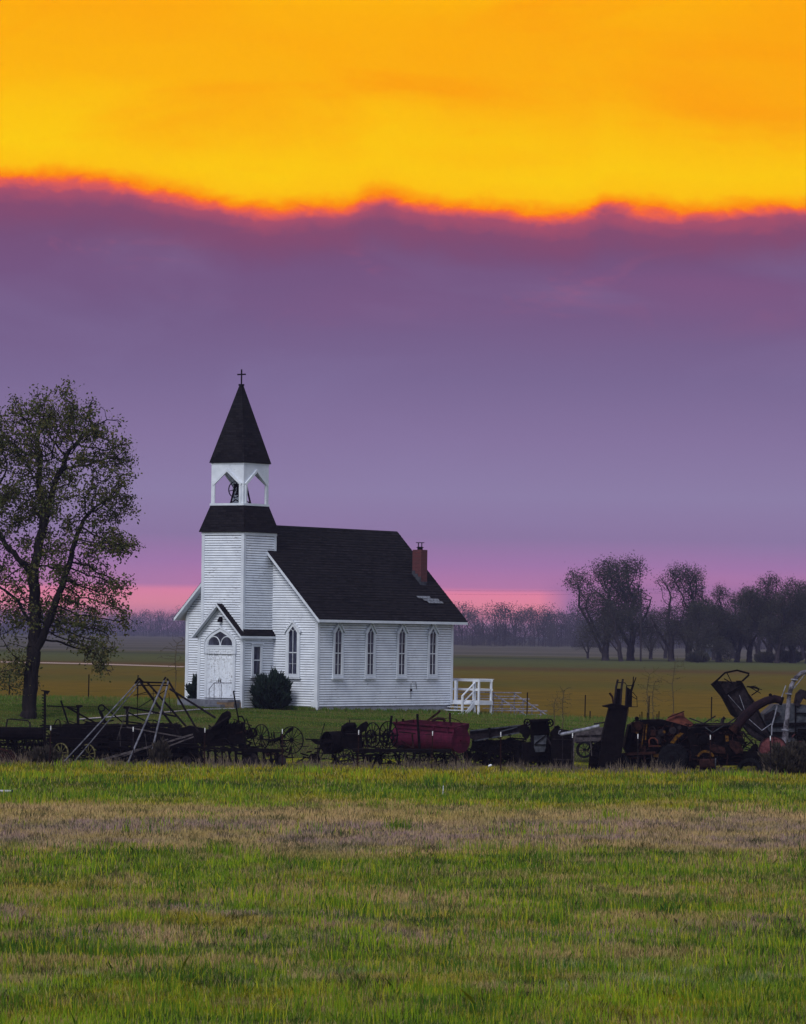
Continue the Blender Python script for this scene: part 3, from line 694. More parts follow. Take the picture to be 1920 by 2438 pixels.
# small sash window in the side of the entrance storey
mb = MB(); xq = ex1; yq = -1.45
oq = lambda a, z, o: Vector((xq + o, yq + a, z))
mb.loft([oq(a, z, .021) for a, z in ((-.46, 1.78), (.46, 1.78), (.46, 3.40), (-.46, 3.40))], [oq(a, z, .021) for a, z in ((-.31, 1.87), (.31, 1.87), (.31, 3.30), (-.31, 3.30))], (.05, 0, 0))
wn = cpart('window', mb, TRIM); mb = MB(); mb.prism([oq(a, z, .024) for a, z in ((-.31, 1.87), (.31, 1.87), (.31, 3.30), (-.31, 3.30))], (.006, 0, 0)); cpart('pane', mb, GLASS, wn)
mb = MB(); mb.beam(oq(-.31, 2.6, .045), oq(.31, 2.6, .045), .05, .03, (1, 0, 0)); mb.beam(oq(-.29, 1.87, .045), oq(-.29, 3.3, .045), .035, .03, (1, 0, 0)); mb.beam(oq(.29, 1.87, .045), oq(.29, 3.3, .045), .035, .03, (1, 0, 0)); cpart('sash', mb, TRIM, wn)
mb = MB(); mb.beam(oq(-.53, 1.72, .06), oq(.53, 1.72, .06), .14, .07, (0, 0, 1)); cpart('sill', mb, TRIM, wn); mb = MB(); mb.beam(oq(-.5, 3.45, .06), oq(.5, 3.45, .06), .12, .05, (0, 0, 1)); cpart('head_board', mb, TRIM, wn)
# service pipe on the side wall
mb = MB(); mb.tube([(.04, 8.35, .6), (.04, 8.35, 1.45)], .012, 6); mb.tube([(.05, 8.45, 1.5), (.06, 8.75, 1.52), (.06, 8.85, 1.1)], .015, 6); mb.box(.02, 8.3, 1.0, .09, 8.4, 1.12)
cpart('wall_pipe', mb, IRON2)

# stoop in front of the door
def ctw(x, y, z=0): c, s = math.cos(-TH), math.sin(-TH); return Vector((CX + x * c - y * s, CY + x * s + y * c, z))
stoop = thing('concrete_stoop', 'low grey concrete stoop in front of the church doors', 'stoop', ctw(pcx, -3.2), rz=-TH)
stoop.location.z = 0
mb = MB(); ox, oy = pcx, -3.2
mb.box(-1.9, -.55, -.5, 1.42, .50, .54); part('slab', mb, CONCD, stoop, True)
mb = MB(); mb.box(.2, -1.0, -.4, 1.3, -.552, .30); part('step', mb, CONCD, stoop, True)
rail = thing('stoop_handrail', 'thin grey pipe handrail standing on the church stoop', 'handrail', ctw(pcx + .45, -3.5, .54), rz=-TH)
mb = MB()
mb.tube([(-.05, -.5, .55), (.05, -.25, .86), (.9, .15, .88)], .022, 8)
part('top_rail', mb, GALV, rail, True)
for (x, y, h0, h1) in ((-.05, -.5, -.5, .55), (.05, -.22, 0, .86), (.42, -.1, 0, .80)):
    mb = MB(); mb.tube([(x, y, h0), (x, y, h1)], .018, 8); part('post', mb, GALV, rail, True)
crate = thing('wooden_step_crate', 'small tan wooden crate on the grass below the stoop', 'crate', ctw(ex1 - .15, ey0 - .9, .08), rz=-TH)
mb = MB(); mb.box(-.55, -.3, 0, .55, .3, .03)
for k in range(3): mb.box(-.55, -.3 - .02, .03 + k * .1, .55, -.3, .11 + k * .1)
for k in range(5): mb.box(-.55, -.3 + k * .122, .33, .55, -.3 + k * .122 + .10, .355)
for x in (-.55, .51):
    for y in (-.3, .26): mb.box(x, y, .03, x + .04, y + .04, .33)
part('slats', mb, TANW, crate, True)

# rear deck with stairs
deck = thing('white_wooden_deck', 'white wooden deck with railing and stairs behind the church', 'deck', ctw(0, 12.3, 0), rz=-TH)
zd, zt = .50, 1.60
mb = MB(); mb.box(-2.2, .06, zd - .04, 1.72, 1.35, zd); mb.box(.02, .03, zd - .22, 1.74, .057, zd - .0); mb.box(1.722, .06, zd - .22, 1.75, 1.35, zd); part('platform', mb, TRIM, deck, True)
for (x, y) in ((-.62, 1.3), (.52, 1.3), (1.66, 1.3), (1.66, .12), (.12, .12), (1.4, .12)):
    mb = MB(); mb.box(x - .05, y - .05, -.7, x + .05, y + .05, zt - .02); part('post', mb, TRIM, deck, True)
mb = MB()
for z in (zt, 1.1): 
    mb.box(-2.2, 1.27, z - .07, 1.76, 1.33, z + .05); mb.box(1.63, .17, z - .068, 1.69, 1.26, z + .048)
mb.box(-2.2, 1.25, zt + .052, 1.80, 1.37, zt + .08); mb.box(1.36, .06, zt - .07, 1.74, .1, zt + .05); mb.box(1.36, .06, 1.03, 1.74, .1, 1.15)
part('railing', mb, TRIM, deck, True)
mb = MB()
for k in range(4):
    z = .34 - k * .17; y = -.02 - k * .28; mb.box(.06, y - .27, z - .04, 1.38, y, z)
part('tread', mb, TRIM, deck, True)
mb = MB(); mb.prism([(1.40, .05, .5), (1.40, -1.15, -.35), (1.40, -1.15, -.6), (1.40, .05, .2)], (.05, 0, 0)); part('stringer', mb, TRIM, deck, True)
mb = MB(); mb.beam((1.43, .1, 1.5), (1.43, -1.15, .75), .09, .05); mb.beam((1.43, .1, 1.08), (1.43, -1.1, .38), .08, .04); part('stair_rail', mb, TRIM, deck, True)
mb = MB(); mb.box(1.38, -1.15, -.6, 1.48, -1.05, .78); part('post', mb, TRIM, deck, True)

# bleachers beyond the deck
BY = 211.0
bl = thing('bleachers', 'open grey plank bleachers standing on the lawn beyond the white deck', 'bleachers', ground(1240, BY))
rows = [(1090, 1242, 1648, 3.2), (1090, 1262, 1663, 2.6), (1150, 1282, 1677.5, 1.8), (1170, 1304, 1691.5, 1.0), (1190, 1318, 1705, .3)]
for i, (xa, xb, y, dY) in enumerate(rows):
    mb = MB(); mb.beam(P(xa, y, BY + dY), P(xb, y + 1.5, BY + dY), .26, .05); part('seat_plank', mb, WOODD if 0 else GALV, bl)
    if i < 4:
        mb = MB(); mb.beam(P(xa, y + 9, BY + dY - .3), P(xb - 12, y + 10, BY + dY - .3), .26, .04); part('foot_plank', mb, GALV, bl)
for xs_ in (1175, 1225):
    mb = MB()
    for i, (xa, xb, y, dY) in enumerate(rows):
        x = xs_ + i * 21
        if x < 1325: mb.beam(P(x, y, BY + dY), P(x, 1711, BY + dY), .05, .05)
    mb.beam(P(xs_, 1652, BY + 3.2), P(xs_ + 84, 1707, BY + .3), .05, .05); mb.beam(P(xs_ , 1706, BY + 3.2), P(xs_ + 25, 1668, BY + 2.6), .03, .03)
    part('support_frame', mb, GALV, bl)

# paths and roads
mb = MB()
pth = [G(190, 1713), G(260, 1708), G(330, 1702), G(400, 1696), G(470, 1690), G(560, 1688)]
for a, b in zip(pth[:-1], pth[1:]):
    mb.prism([a + Vector((0, -.6, .006)), b + Vector((0, -.6, .006)), b + Vector((0, .6, .006)), a + Vector((0, .6, .006))], (0, 0, .03))
part('path', mb, PATHM, None)['kind'] = 'structure'
mb = MB()
ra, rb, rc = P(-300, 1574, 470), P(200, 1580, 452), P(440, 1588, 430)
for p in (ra, rb, rc): p.z = .02
mb.prism([ra + Vector((0, -6, 0)), rb + Vector((0, -5, 0)), rc + Vector((0, -5, 0)), rc + Vector((0, 5, 0)), rb + Vector((0, 5, 0)), ra + Vector((0, 6, 0))], (0, 0, .03))
part('dirt_road', mb, mat('pale_dirt', lambda t, b: t.L.new(t.mix(t.noise(pos(t), .5), rgb(.30, .22, .20), rgb(.22, .16, .14)), b.inputs['Base Color'])), None)['kind'] = 'structure'

# ------------------------------------------------------------------ trees
def grow(starts, attr, step, infl, kill, rng, maxit=140, maxn=9000, grav=0.0):
    """space colonisation: starts = list of polylines of points"""
    N = []; par = []
    idx = {}
    for pl in starts:
        prev = -1
        for i, p in enumerate(pl):
            key = tuple(np.round(p, 3))
            if key in idx: prev = idx[key]; continue
            if prev >= 0:
                a = np.array(N[prev]); b = np.array(p); L = np.linalg.norm(b - a); k = max(1, int(L / step))
                for j in range(1, k + 1):
                    q = a + (b - a) * j / k
                    if 0 < j < k: q = q + rng.normal(0, step * .10, 3)
                    N.append(tuple(q)); par.append(prev); prev = len(N) - 1
            else:
                N.append(tuple(p)); par.append(-1); prev = len(N) - 1
            idx[key] = prev
    N = [np.array(p, float) for p in N]
    A = np.array(attr, float); NN = np.array(N)
    dist = np.full(len(A), 1e9); near = np.zeros(len(A), int)
    def upd(k0):
        nonlocal dist, near
        sub = NN[k0:]
        D = np.linalg.norm(A[:, None, :] - sub[None], axis=2); j = D.argmin(1); dm = D[np.arange(len(A)), j]
        better = dm < dist; dist = np.where(better, dm, dist); near = np.where(better, j + k0, near)
    upd(0)
    for it in range(maxit):
        if len(A) == 0 or len(NN) > maxn: break
        ok = dist < infl
        if not ok.any(): break
        dirs = {}
        vec = A - NN[near]; vec /= (np.linalg.norm(vec, axis=1)[:, None] + 1e-9)
        un, inv = np.unique(near[ok], return_inverse=True)
        acc = np.zeros((len(un), 3)); np.add.at(acc, inv, vec[ok])
        acc /= (np.linalg.norm(acc, axis=1)[:, None] + 1e-9); acc += rng.normal(0, .18, acc.shape); acc[:, 2] += grav
        acc /= (np.linalg.norm(acc, axis=1)[:, None] + 1e-9)
        new = NN[un] + acc * step; k0 = len(NN)
        NN = np.vstack([NN, new]); par += list(un)
        upd(k0)
        keep = dist > kill
        A, dist, near = A[keep], dist[keep], near[keep]
    return NN, np.array(par)
def radii(NN, par, rb, rt, n=2.4):
    ch = np.zeros(len(NN)); r = np.zeros(len(NN))
    acc = np.zeros(len(NN))
    for i in range(len(NN) - 1, -1, -1):
        r[i] = (rt ** n if acc[i] == 0 else acc[i])
        if par[i] >= 0: acc[par[i]] += r[i]
    r = r ** (1 / n)
    k = math.log(rb / rt) / max(1e-6, math.log(r[0] / rt))
    return rt * (r / rt) ** k, acc == 0
def branch_mesh(name, NN, par, r, m, sides=5, flare=None):
    ch = np.where(par >= 0)[0]; a = NN[par[ch]]; b = NN[ch]; d = b - a; d /= (np.linalg.norm(d, axis=1)[:, None] + 1e-9)
    u = np.where(np.abs(d[:, 2:3]) < .9, np.array([[0, 0, 1.]]), np.array([[0, 1., 0]]))
    x = np.cross(d, u); x /= np.linalg.norm(x, axis=1)[:, None]; y = np.cross(x, d)
    ra = np.minimum(r[par[ch]], r[ch] * 1.35); rb_ = r[ch]
    th = np.arange(sides) * 2 * np.pi / sides
    ring = x[:, None] * np.cos(th)[None, :, None] + y[:, None] * np.sin(th)[None, :, None]
    V = np.concatenate([a[:, None] + ring * ra[:, None, None], b[:, None] + ring * rb_[:, None, None] + d[:, None] * (rb_[:, None, None] * .25)], 1).reshape(-1, 3)
    k = np.arange(len(ch))[:, None] * sides * 2; j = np.arange(sides)[None]; j2 = (j + 1) % sides
    Fc = np.stack([k + j, k + j2, k + sides + j2, k + sides + j], 2).reshape(-1, 4)
    return npmesh(name, V, Fc, 4, m, smooth=True)
def leaf_mesh(name, C, size, m, rng, aspect=.6, vert=.0):
    n = len(C); s = size * rng.uniform(.6, 1.3, n)
    a = rng.normal(size=(n, 3)); a[:, 2] *= (1 + vert); a /= np.linalg.norm(a, axis=1)[:, None]
    b = np.cross(a, rng.normal(size=(n, 3))); b /= np.linalg.norm(b, axis=1)[:, None]
    s = s[:, None]
    V = np.stack([C - a * s * .5, C + b * s * .5 * aspect, C + a * s * .5, C - b * s * .5 * aspect], 1).reshape(-1, 3)
    Fc = np.arange(n * 4).reshape(-1, 4)
    return npmesh(name, V, Fc, 4, m, rnd=np.repeat(rng.uniform(0, 1, n), 4))
def ell(rng, n, blobs):
    """points in a union of ellipsoids (cx,cy,cz,rx,ry,rz,weight)"""
    wts = np.array([b[6] for b in blobs], float); wts /= wts.sum(); out = []
    pick = rng.choice(len(blobs), n, p=wts)
    u = rng.normal(size=(n, 3)); u /= np.linalg.norm(u, axis=1)[:, None]; rr = rng.uniform(0, 1, n) ** .42
    B = np.array([b[:6] for b in blobs])[pick]
    return B[:, :3] + u * rr[:, None] * B[:, 3:6]
def make_tree(name, label, cat, loc, starts, blobs, nattr, step, infl, kill, rb, rt, seed, bm, lm, leafn, leafs, spread, group=None, sides=5, maxn=9000, aspect=.6, grav=0.0, clump=0.0):
    rng = np.random.default_rng(seed)
    attr = ell(rng, nattr, blobs)
    NN, par = grow([[tuple(p) for p in pl] for pl in starts], attr, step, infl, kill, rng, maxn=maxn, grav=grav)
    r, tips = radii(NN, par, rb, rt)
    r[0] = rb * 1.25
    t = thing(name, label, cat, loc, group)
    link('trunk', branch_mesh(name + '_trunk', NN, par, r, bm, sides), t)
    if leafn:
        thin = np.where(r < rt * 2.6)[0]
        q_ = NN[thin] * clump; w_ = np.clip(.18 + np.sin(q_[:, 0] + 1.7 * np.sin(q_[:, 2])) * np.sin(q_[:, 2] * 1.3 + q_[:, 1]) + .3 * rng.normal(size=len(thin)), .05, .8) if clump else np.ones(len(thin))
        pick = rng.choice(thin, leafn, p=w_ / w_.sum())
        C = NN[pick] + rng.normal(0, spread, (leafn, 3))
        link('crown', leaf_mesh(name + '_crown', C, leafs, lm, rng, aspect), t)
    return t

# --- the big tree at the left edge (metres from its base; 49.4 px of the photo per metre)
base = G(66, 1711); base_Y = base.y; S1 = F / base.y
bx = lambda px, py, y=0: ((px - 66) / S1, y, (1711 - py) / S1)
starts = [
 [bx(66, 1711), bx(70, 1650), bx(74, 1590), bx(78, 1556)],
 [bx(78, 1556), bx(80, 1500, .2), bx(80, 1440, .1), bx(76, 1370, -.2), bx(86, 1300, -.1), bx(102, 1225, .2), bx(118, 1160, .3), bx(150, 1080, .2)],
 [bx(78, 1556), bx(100, 1520, -.3), bx(118, 1470, -.5), bx(140, 1410, -.6), bx(160, 1350, -.4), bx(176, 1280, -.2), bx(200, 1225, .2)],
 [bx(80, 1500, .2), bx(55, 1465, .6), bx(35, 1430, .9), bx(0, 1405, 1.2), bx(-60, 1370, 1.4)],
 [bx(76, 1370, -.2), bx(50, 1340, -.6), bx(20, 1310, -.8), bx(-10, 1260, -.9), bx(-30, 1180, -.8)],
 [bx(102, 1225, .2), bx(80, 1150, .8), bx(84, 1080, 1.1)],
 [bx(74, 1590), bx(60, 1580, -.5), bx(35, 1560, -1.2)],
]
X = lambda px: (px - 66) / S1
Z = lambda py: (1711 - py) / S1
blobs = [(X(60), 0, Z(1026), 2.4, 2.4, 1.9, 3), (X(130), .4, Z(972), 1.9, 2.0, 1.25, 2), (X(215), 0, Z(1040), 1.7, 1.8, 1.6, 2.2), (X(268), -.2, Z(1110), 1.3, 1.6, 1.5, 1.5),
         (X(120), 0, Z(1150), 3.0, 2.8, 2.2, 3.5), (X(245), .3, Z(1200), 1.7, 2, 1.1, 1.8), (X(276), 0, Z(1290), 1.2, 1.6, .7, 1.2), (X(130), .2, Z(1320), 2.6, 2.6, 1.8, 2.6),
         (X(230), .4, Z(1400), 1.8, 1.9, .8, 1.4), (X(280), .2, Z(1392), .9, 1, .5, .6), (X(180), .5, Z(1470), 2.2, 2, 1.3, 1.8), (X(225), .3, Z(1540), 1.1, 1.4, 1.1, 1.0), (X(245), .3, Z(1590), .7, .8, .5, .5),
         (X(20), .3, Z(1450), 2.6, 2.4, 1.9, 2.2), (X(-20), 0, Z(1200), 3.0, 2.8, 3.4, 4), (X(0), 0, Z(1030), 1.9, 2, 1.7, 1.6), (X(30), .2, Z(1610), 1.4, 1.4, .7, .7), (X(290), 0, Z(1470), .5, .7, .6, .3)]
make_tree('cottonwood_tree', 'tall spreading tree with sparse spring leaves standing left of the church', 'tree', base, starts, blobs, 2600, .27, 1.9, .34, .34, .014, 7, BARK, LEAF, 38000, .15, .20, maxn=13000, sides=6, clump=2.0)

# --- generic small tree data for the grove (each built once round its own base)
def grove_tree(seed, h, cw, lean=0.0, double=False, name='grove_tree', label='', loc=(0, 0, 0), low=.28, leafn=13000, sparse=1.0, group='bare spring trees in the field behind the church'):
    r = np.random.default_rng(seed + 500)
    q = lambda x, z, y=0: (x + lean * z, y, z)
    st = [[q(0, 0), q(0, h * .12), q(.02 * h, h * .24), q(-.01 * h, h * .40), q(.03 * h, h * .6)], [q(.02 * h, h * .24), q(.14 * h, h * .42, .1 * h), q(.2 * h, h * .6, .1 * h)], [q(0, h * .12), q(-.12 * h, h * .33, -.05 * h), q(-.2 * h, h * .5, -.1 * h)]]
    if double: st.append([q(0, 0), q(-.06 * h, h * .14), q(-.16 * h, h * .35), q(-.26 * h, h * .52)])
    bl = []
    for k in range(9):
        a = r.uniform(0, 6.28); rr = cw / 2 * r.uniform(.15, .75); z = h * r.uniform(low, .86)
        bl.append((rr * math.cos(a) + lean * z, rr * math.sin(a) * .8, z, cw * .24 * r.uniform(.7, 1.2), cw * .24, h * .13 * r.uniform(.7, 1.2), 1))
    bl.append((lean * h, 0, h * .88, cw * .2, cw * .2, h * .11, 1.2))
    return make_tree(name, label, 'tree', loc, st, bl, int(1500 * sparse), h * .024, h * .18, h * .028, h * .036, h * .0012, seed, BARK2, GLEAF, leafn, h * .021, h * .030, group, 4, 5000, .35)
def gt(px, py, h_px, cw_px, seed, label, **k):
    cw_px *= 1.14 if px > 1620 else 1.04
    b = G(px, py); s = F / b.y
    return grove_tree(seed, h_px / s, cw_px / s, loc=b, label=label, **k)
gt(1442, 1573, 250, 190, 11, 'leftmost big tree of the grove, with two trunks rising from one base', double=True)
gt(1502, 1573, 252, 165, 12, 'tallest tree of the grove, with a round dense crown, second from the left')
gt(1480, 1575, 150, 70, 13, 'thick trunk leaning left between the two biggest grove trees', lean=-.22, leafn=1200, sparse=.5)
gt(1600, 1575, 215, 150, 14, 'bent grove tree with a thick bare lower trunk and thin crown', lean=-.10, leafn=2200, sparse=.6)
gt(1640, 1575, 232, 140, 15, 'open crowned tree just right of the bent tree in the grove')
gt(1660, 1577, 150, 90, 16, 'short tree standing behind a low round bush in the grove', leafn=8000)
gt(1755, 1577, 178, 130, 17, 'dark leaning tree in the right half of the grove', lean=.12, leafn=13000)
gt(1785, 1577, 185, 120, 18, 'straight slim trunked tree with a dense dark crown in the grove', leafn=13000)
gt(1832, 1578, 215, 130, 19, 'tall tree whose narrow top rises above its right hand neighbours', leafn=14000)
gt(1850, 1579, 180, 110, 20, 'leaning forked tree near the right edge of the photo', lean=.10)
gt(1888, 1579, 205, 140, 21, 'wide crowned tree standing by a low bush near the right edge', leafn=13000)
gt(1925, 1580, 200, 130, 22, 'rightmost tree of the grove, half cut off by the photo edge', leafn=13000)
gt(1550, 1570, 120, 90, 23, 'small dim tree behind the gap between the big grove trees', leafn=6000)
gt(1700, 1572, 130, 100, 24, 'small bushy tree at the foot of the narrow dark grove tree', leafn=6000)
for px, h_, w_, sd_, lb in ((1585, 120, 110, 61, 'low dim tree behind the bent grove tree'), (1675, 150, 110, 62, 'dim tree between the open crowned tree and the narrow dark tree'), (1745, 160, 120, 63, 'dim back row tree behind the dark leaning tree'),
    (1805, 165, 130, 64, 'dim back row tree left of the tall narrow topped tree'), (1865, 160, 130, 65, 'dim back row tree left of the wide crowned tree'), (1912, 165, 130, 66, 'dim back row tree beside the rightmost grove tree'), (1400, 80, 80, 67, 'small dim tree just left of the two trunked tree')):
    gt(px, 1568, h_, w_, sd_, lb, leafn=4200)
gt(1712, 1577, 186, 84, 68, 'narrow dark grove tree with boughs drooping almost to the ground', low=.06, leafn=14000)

def bush(name, label, c, rx, rz, m, n, size, seed, group=None, up=1.2, cat='bush', stems=True):
    rng = np.random.default_rng(seed); t = thing(name, label, cat, c, group)
    u = rng.normal(size=(n, 3)); u[:, 2] = np.abs(u[:, 2]); u /= np.linalg.norm(u, axis=1)[:, None]
    lump = 1 + .16 * np.sin(u[:, 0] * 9 + seed) * np.cos(u[:, 1] * 8) + .12 * np.sin(u[:, 2] * 13 + u[:, 0] * 6)
    rr = (rng.uniform(.25, 1, n) ** .5) * lump
    C = u * rr[:, None] * np.array([rx, rx, rz]) + np.array([0, 0, .05])
    C[:, 0:2] *= (.62 + .38 * np.clip(C[:, 2:3] / (rz * .45), 0, 1))
    d = u + np.array([0, 0, up]) + rng.normal(0, .35, (n, 3)); d /= np.linalg.norm(d, axis=1)[:, None]
    b = np.cross(d, rng.normal(size=(n, 3))); b /= np.linalg.norm(b, axis=1)[:, None]
    s = (size * rng.uniform(.6, 1.4, n))[:, None]
    V = np.stack([C, C + d * s * .5 + b * s * .14, C + d * s, C + d * s * .5 - b * s * .14], 1).reshape(-1, 3)
    link('foliage', npmesh(name, V, np.arange(n * 4).reshape(-1, 4), 4, m, rnd=np.repeat(rng.uniform(0, 1, n), 4)), t)
    if stems:
        mb = MB()
        for k in range(9):
            a = k * .7; mb.tube([Vector(c) + Vector((.05 * math.cos(a), .05 * math.sin(a), -.1)), Vector(c) + Vector((rx * .5 * math.cos(a), rx * .5 * math.sin(a), rz * .6))], [.025, .008], 5)
        part('stems', mb, BARK, t)
    return t
def gnd(v): v = Vector(v); v.z = float(gz(v.x, v.y)); return v
bush('evergreen_shrub', 'large round dark evergreen shrub against the church front right of the door', gnd(ctw(-1.95, -1.35)), 1.06, 1.60, EVER, 15000, .26, 1)
bush('evergreen_shrub', 'smaller dark evergreen shrub in the corner left of the church entrance', gnd(ctw(-6.75, -.9)), .85, 1.30, EVER, 8000, .26, 2)
for i, (px, wpx, h) in enumerate(((1662, 52, 19), (1822, 46, 17), (1882, 58, 21))):
    b = G(px, 1578); s = F / b.y
    bush('field_bush', ['low round dark bush under the open crowned grove tree', 'small low dark bush at the foot of the tall narrow grove tree', 'broad low dark bush at the foot of the grove, nearest the right edge'][i], b, wpx / 2 / s, h / s, GLEAF, 2500, .7, 5 + i, 'low bushes under the grove')

# bare saplings
def sapling(px, py, h_px, Y, seed, label, m=TWIG, lm=YLEAF, leafn=60, cw=.28, thin=.006, up=.35, name='sapling', rb=.022):
    b = ground(px, Y); s = F / Y; b.z = float(gz(b.x, b.y)); h = h_px / s; rng = np.random.default_rng(seed)
    st = [[(0, 0, 0), (.02 * h, 0, h * .25), (0, .02, h * .55), (.03 * h, 0, h * .8)]]
    bl = [(0, 0, h * .6, cw * h, cw * h * .7, h * .38, 1), (cw * .6 * h, 0, h * .75, cw * .5 * h, cw * .5 * h, h * .2, .5)]
    return make_tree(name, label, 'sapling', b, st, bl, 110, h * .035, h * .5, h * .055, rb, thin, seed, m, lm, leafn, .06, .04, 'thin saplings behind the junk row', 4, 1500, .6)
sapling(1342, 1722, 118, 186, 31, 'greenish leafing sapling behind the grey pipe, right of the bleachers', cw=.25, leafn=120)
sapling(1322, 1722, 90, 187, 32, 'short leaning sapling just left of the leafing one', cw=.3)
sapling(1543, 1720, 170, 188, 33, 'thin bare sapling right of the tall dark elevator', cw=.2)
sapling(1556, 1720, 150, 186, 34, 'second bare sapling right of the tall dark elevator, forked low', cw=.2)
sapling(1603, 1720, 200, 190, 35, 'tallest bare sapling, behind the rusty funnel', cw=.18)
sapling(418, 1610, 150, 232, 36, 'yellow green bare shrub rising left of the church wall', cw=.32, leafn=80, thin=.009)
sapling(478, 1480, 250, 216, 37, 'thin dark sapling whose twigs show above the left eave of the church', cw=.16, leafn=160, thin=.010, m=BARK)

# --- distant woods (read as one mass)
def woods(name, label, spans, seed):
    rng = np.random.default_rng(seed); V = []; 
    Cs = []; Ss = []
    tr = MB()
    for (x0, x1, y0b, Y, hpx0, hpx1, n, dens) in spans:
        s = F / Y
        for i in range(n):
            px = x0 + (x1 - x0) * (i + rng.uniform(0, 1)) / n; Yi = Y * rng.uniform(.94, 1.08)
            b = ground(px, Yi); h = rng.uniform(hpx0, hpx1) / s; cw = h * rng.uniform(.32, .5)
            tr.tube([b, b + Vector((rng.normal(0, .3), 0, h * .45)), b + Vector((rng.normal(0, 1), 0, h * .8))], [h * .012, h * .008, h * .003], 4, False)
            for k in range(4):
                a = rng.uniform(0, 6.28); e = b + Vector((cw * .8 * math.cos(a), cw * .6 * math.sin(a), h * rng.uniform(.6, .95))); tr.tube([b + Vector((0, 0, h * rng.uniform(.2, .5))), e], [h * .010, h * .002], 3, False)
            m_ = int(dens * 1.6)
            bl = [(cw * .7 * rng.normal(0, .6), cw * .5 * rng.normal(0, .6), h * rng.uniform(.0, .88), cw * rng.uniform(.35, .7), cw * .5, h * .14, 1) for _ in range(10)]
            C = ell(rng, m_, bl) + np.array(b); Cs.append(C); Ss.append(np.full(m_, h * .034))
    C = np.concatenate(Cs); size = np.concatenate(Ss); n = len(C)
    o = link(name, leaf_mesh(name, C, size, FARL, rng, .45)); props(o, label, 'woods', None, 'stuff')
    o2 = part('far_tree_trunks', tr, BARK2, None); props(o2, 'dim trunks and bare limbs of ' + label, 'woods', None, 'stuff')
woods('far_woods', 'hazy distant wood along the horizon', [
    (1050, 1460, 0, 1500, 70, 112, 44, 600), (1300, 2000, 0, 1500, 70, 110, 70, 560), (1090, 2000, 0, 1400, 30, 62, 150, 560),
    (-250, 480, 0, 2600, 56, 80, 80, 520), (-250, 480, 0, 2400, 25, 48, 140, 480), (440, 1100, 0, 2600, 40, 60, 40, 150)], 3)
gt(1205, 1536, 58, 56, 41, 'lone bare dark tree in front of the distant wood, right of the church', leafn=500, sparse=.5, group='lone field trees')
# farm shed behind the grove
b = ground(1685, 800); sh = thing('farm_shed', 'small pale farm shed glimpsed between the grove trunks', 'shed', b)
mb = MB(); mb.box(b.x - 1.6, b.y, b.z, b.x + 1.6, b.y + 4, b.z + 2.2); part('wall', mb, GREYM, sh)
mb = MB(); mb.prism([(b.x - 1.8, b.y - .2, b.z + 2.2), (b.x + 1.8, b.y - .2, b.z + 2.2), (b.x, b.y - .2, b.z + 3.1)], (0, 4.4, 0)); part('roof', mb, WHITEM, sh)
sh.location = b
# power line crossing far field
Yp = 640
for px, lab in ((1527, 'wooden power pole standing among the grove trees'),):
    b = ground(px, Yp); t = thing('power_pole', lab, 'power pole', b)
    top = P(px, 1400 + (px - 960) * .012, Yp)
    mb = MB(); mb.tube([b, top + Vector((0, 0, .4))], [.16, .12], 6); part('pole', mb, BARK2, t)
    mb = MB(); mb.beam(top + Vector((-1.1, 0, 0)), top + Vector((1.1, 0, 0)), .1, .1); part('crossarm', mb, BARK2, t)
mb = MB()
for o in (-.9, .9):
    pts = [P(700 + (2150 - 700) * k / 24, 1400 + (700 + 1450 * k / 24 - 960) * .012 + 9 * (1 - ((k % 14 - 7) / 7) ** 2), Yp) + Vector((0, 0, o * .35)) for k in range(25)]
    mb.tube(pts, .011, 3, False)
props(part('power_line', mb, IRON, None), 'thin dark power wires crossing the sky behind the grove', 'power line')

# ------------------------------------------------------------------ grass
def blades(name, Y, Xw, hgt, wid, m, rng, lean=.35, zoff=0.0):
    n = len(Y); z = gz(Xw, Y) + zoff; a = rng.uniform(0, 6.28, n); c, s = np.cos(a), np.sin(a)
    la = rng.uniform(0, 6.28, n); l = rng.normal(0, lean, n) * hgt
    b = np.stack([Xw, Y, z], 1)
    # blades face roughly across the view so that they are not lost edge-on from the side either
    t = np.stack([c, s * .6, 0 * c], 1) * (wid[:, None] / 2)
    mid = b + np.stack([l * .35 * np.cos(la), l * .35 * np.sin(la), hgt * .6], 1)
    tip = b + np.stack([l * np.cos(la), l * np.sin(la), hgt * .96], 1)
    V = np.stack([b - t, b + t, mid + t * .7, tip, mid - t * .7], 1).reshape(-1, 3)
    Fc = np.arange(n * 5).reshape(-1, 5)
    return npmesh(name, V, Fc, 5, m, rnd=np.repeat(rng.uniform(0, 1, n), 5))
rng = np.random.default_rng(77)
n = 420000
v = rng.uniform(320, 990, n) ; Y = 49680 / v; Xw = rng.uniform(-1, 1, n) * (Y * .108 + 2)
cl = np.sin(Xw * 1.3 + np.sin(Y * .7) * 2) * np.sin(Y * .9 + np.cos(Xw * .8) * 2)       # clumps
hgt = (.07 + .05 * rng.uniform(0, 1, n) + .05 * np.clip(cl, 0, 1)) * (1 + (Y - 50) / 260) * rng.uniform(.5, 1.25, n)
o = link('meadow_grass', blades('meadow_grass', Y, Xw, hgt, Y * .00021 + .003, BLADE, rng)); props(o, 'uneven green and tan grass covering the whole foreground meadow', 'grass', None, 'stuff')
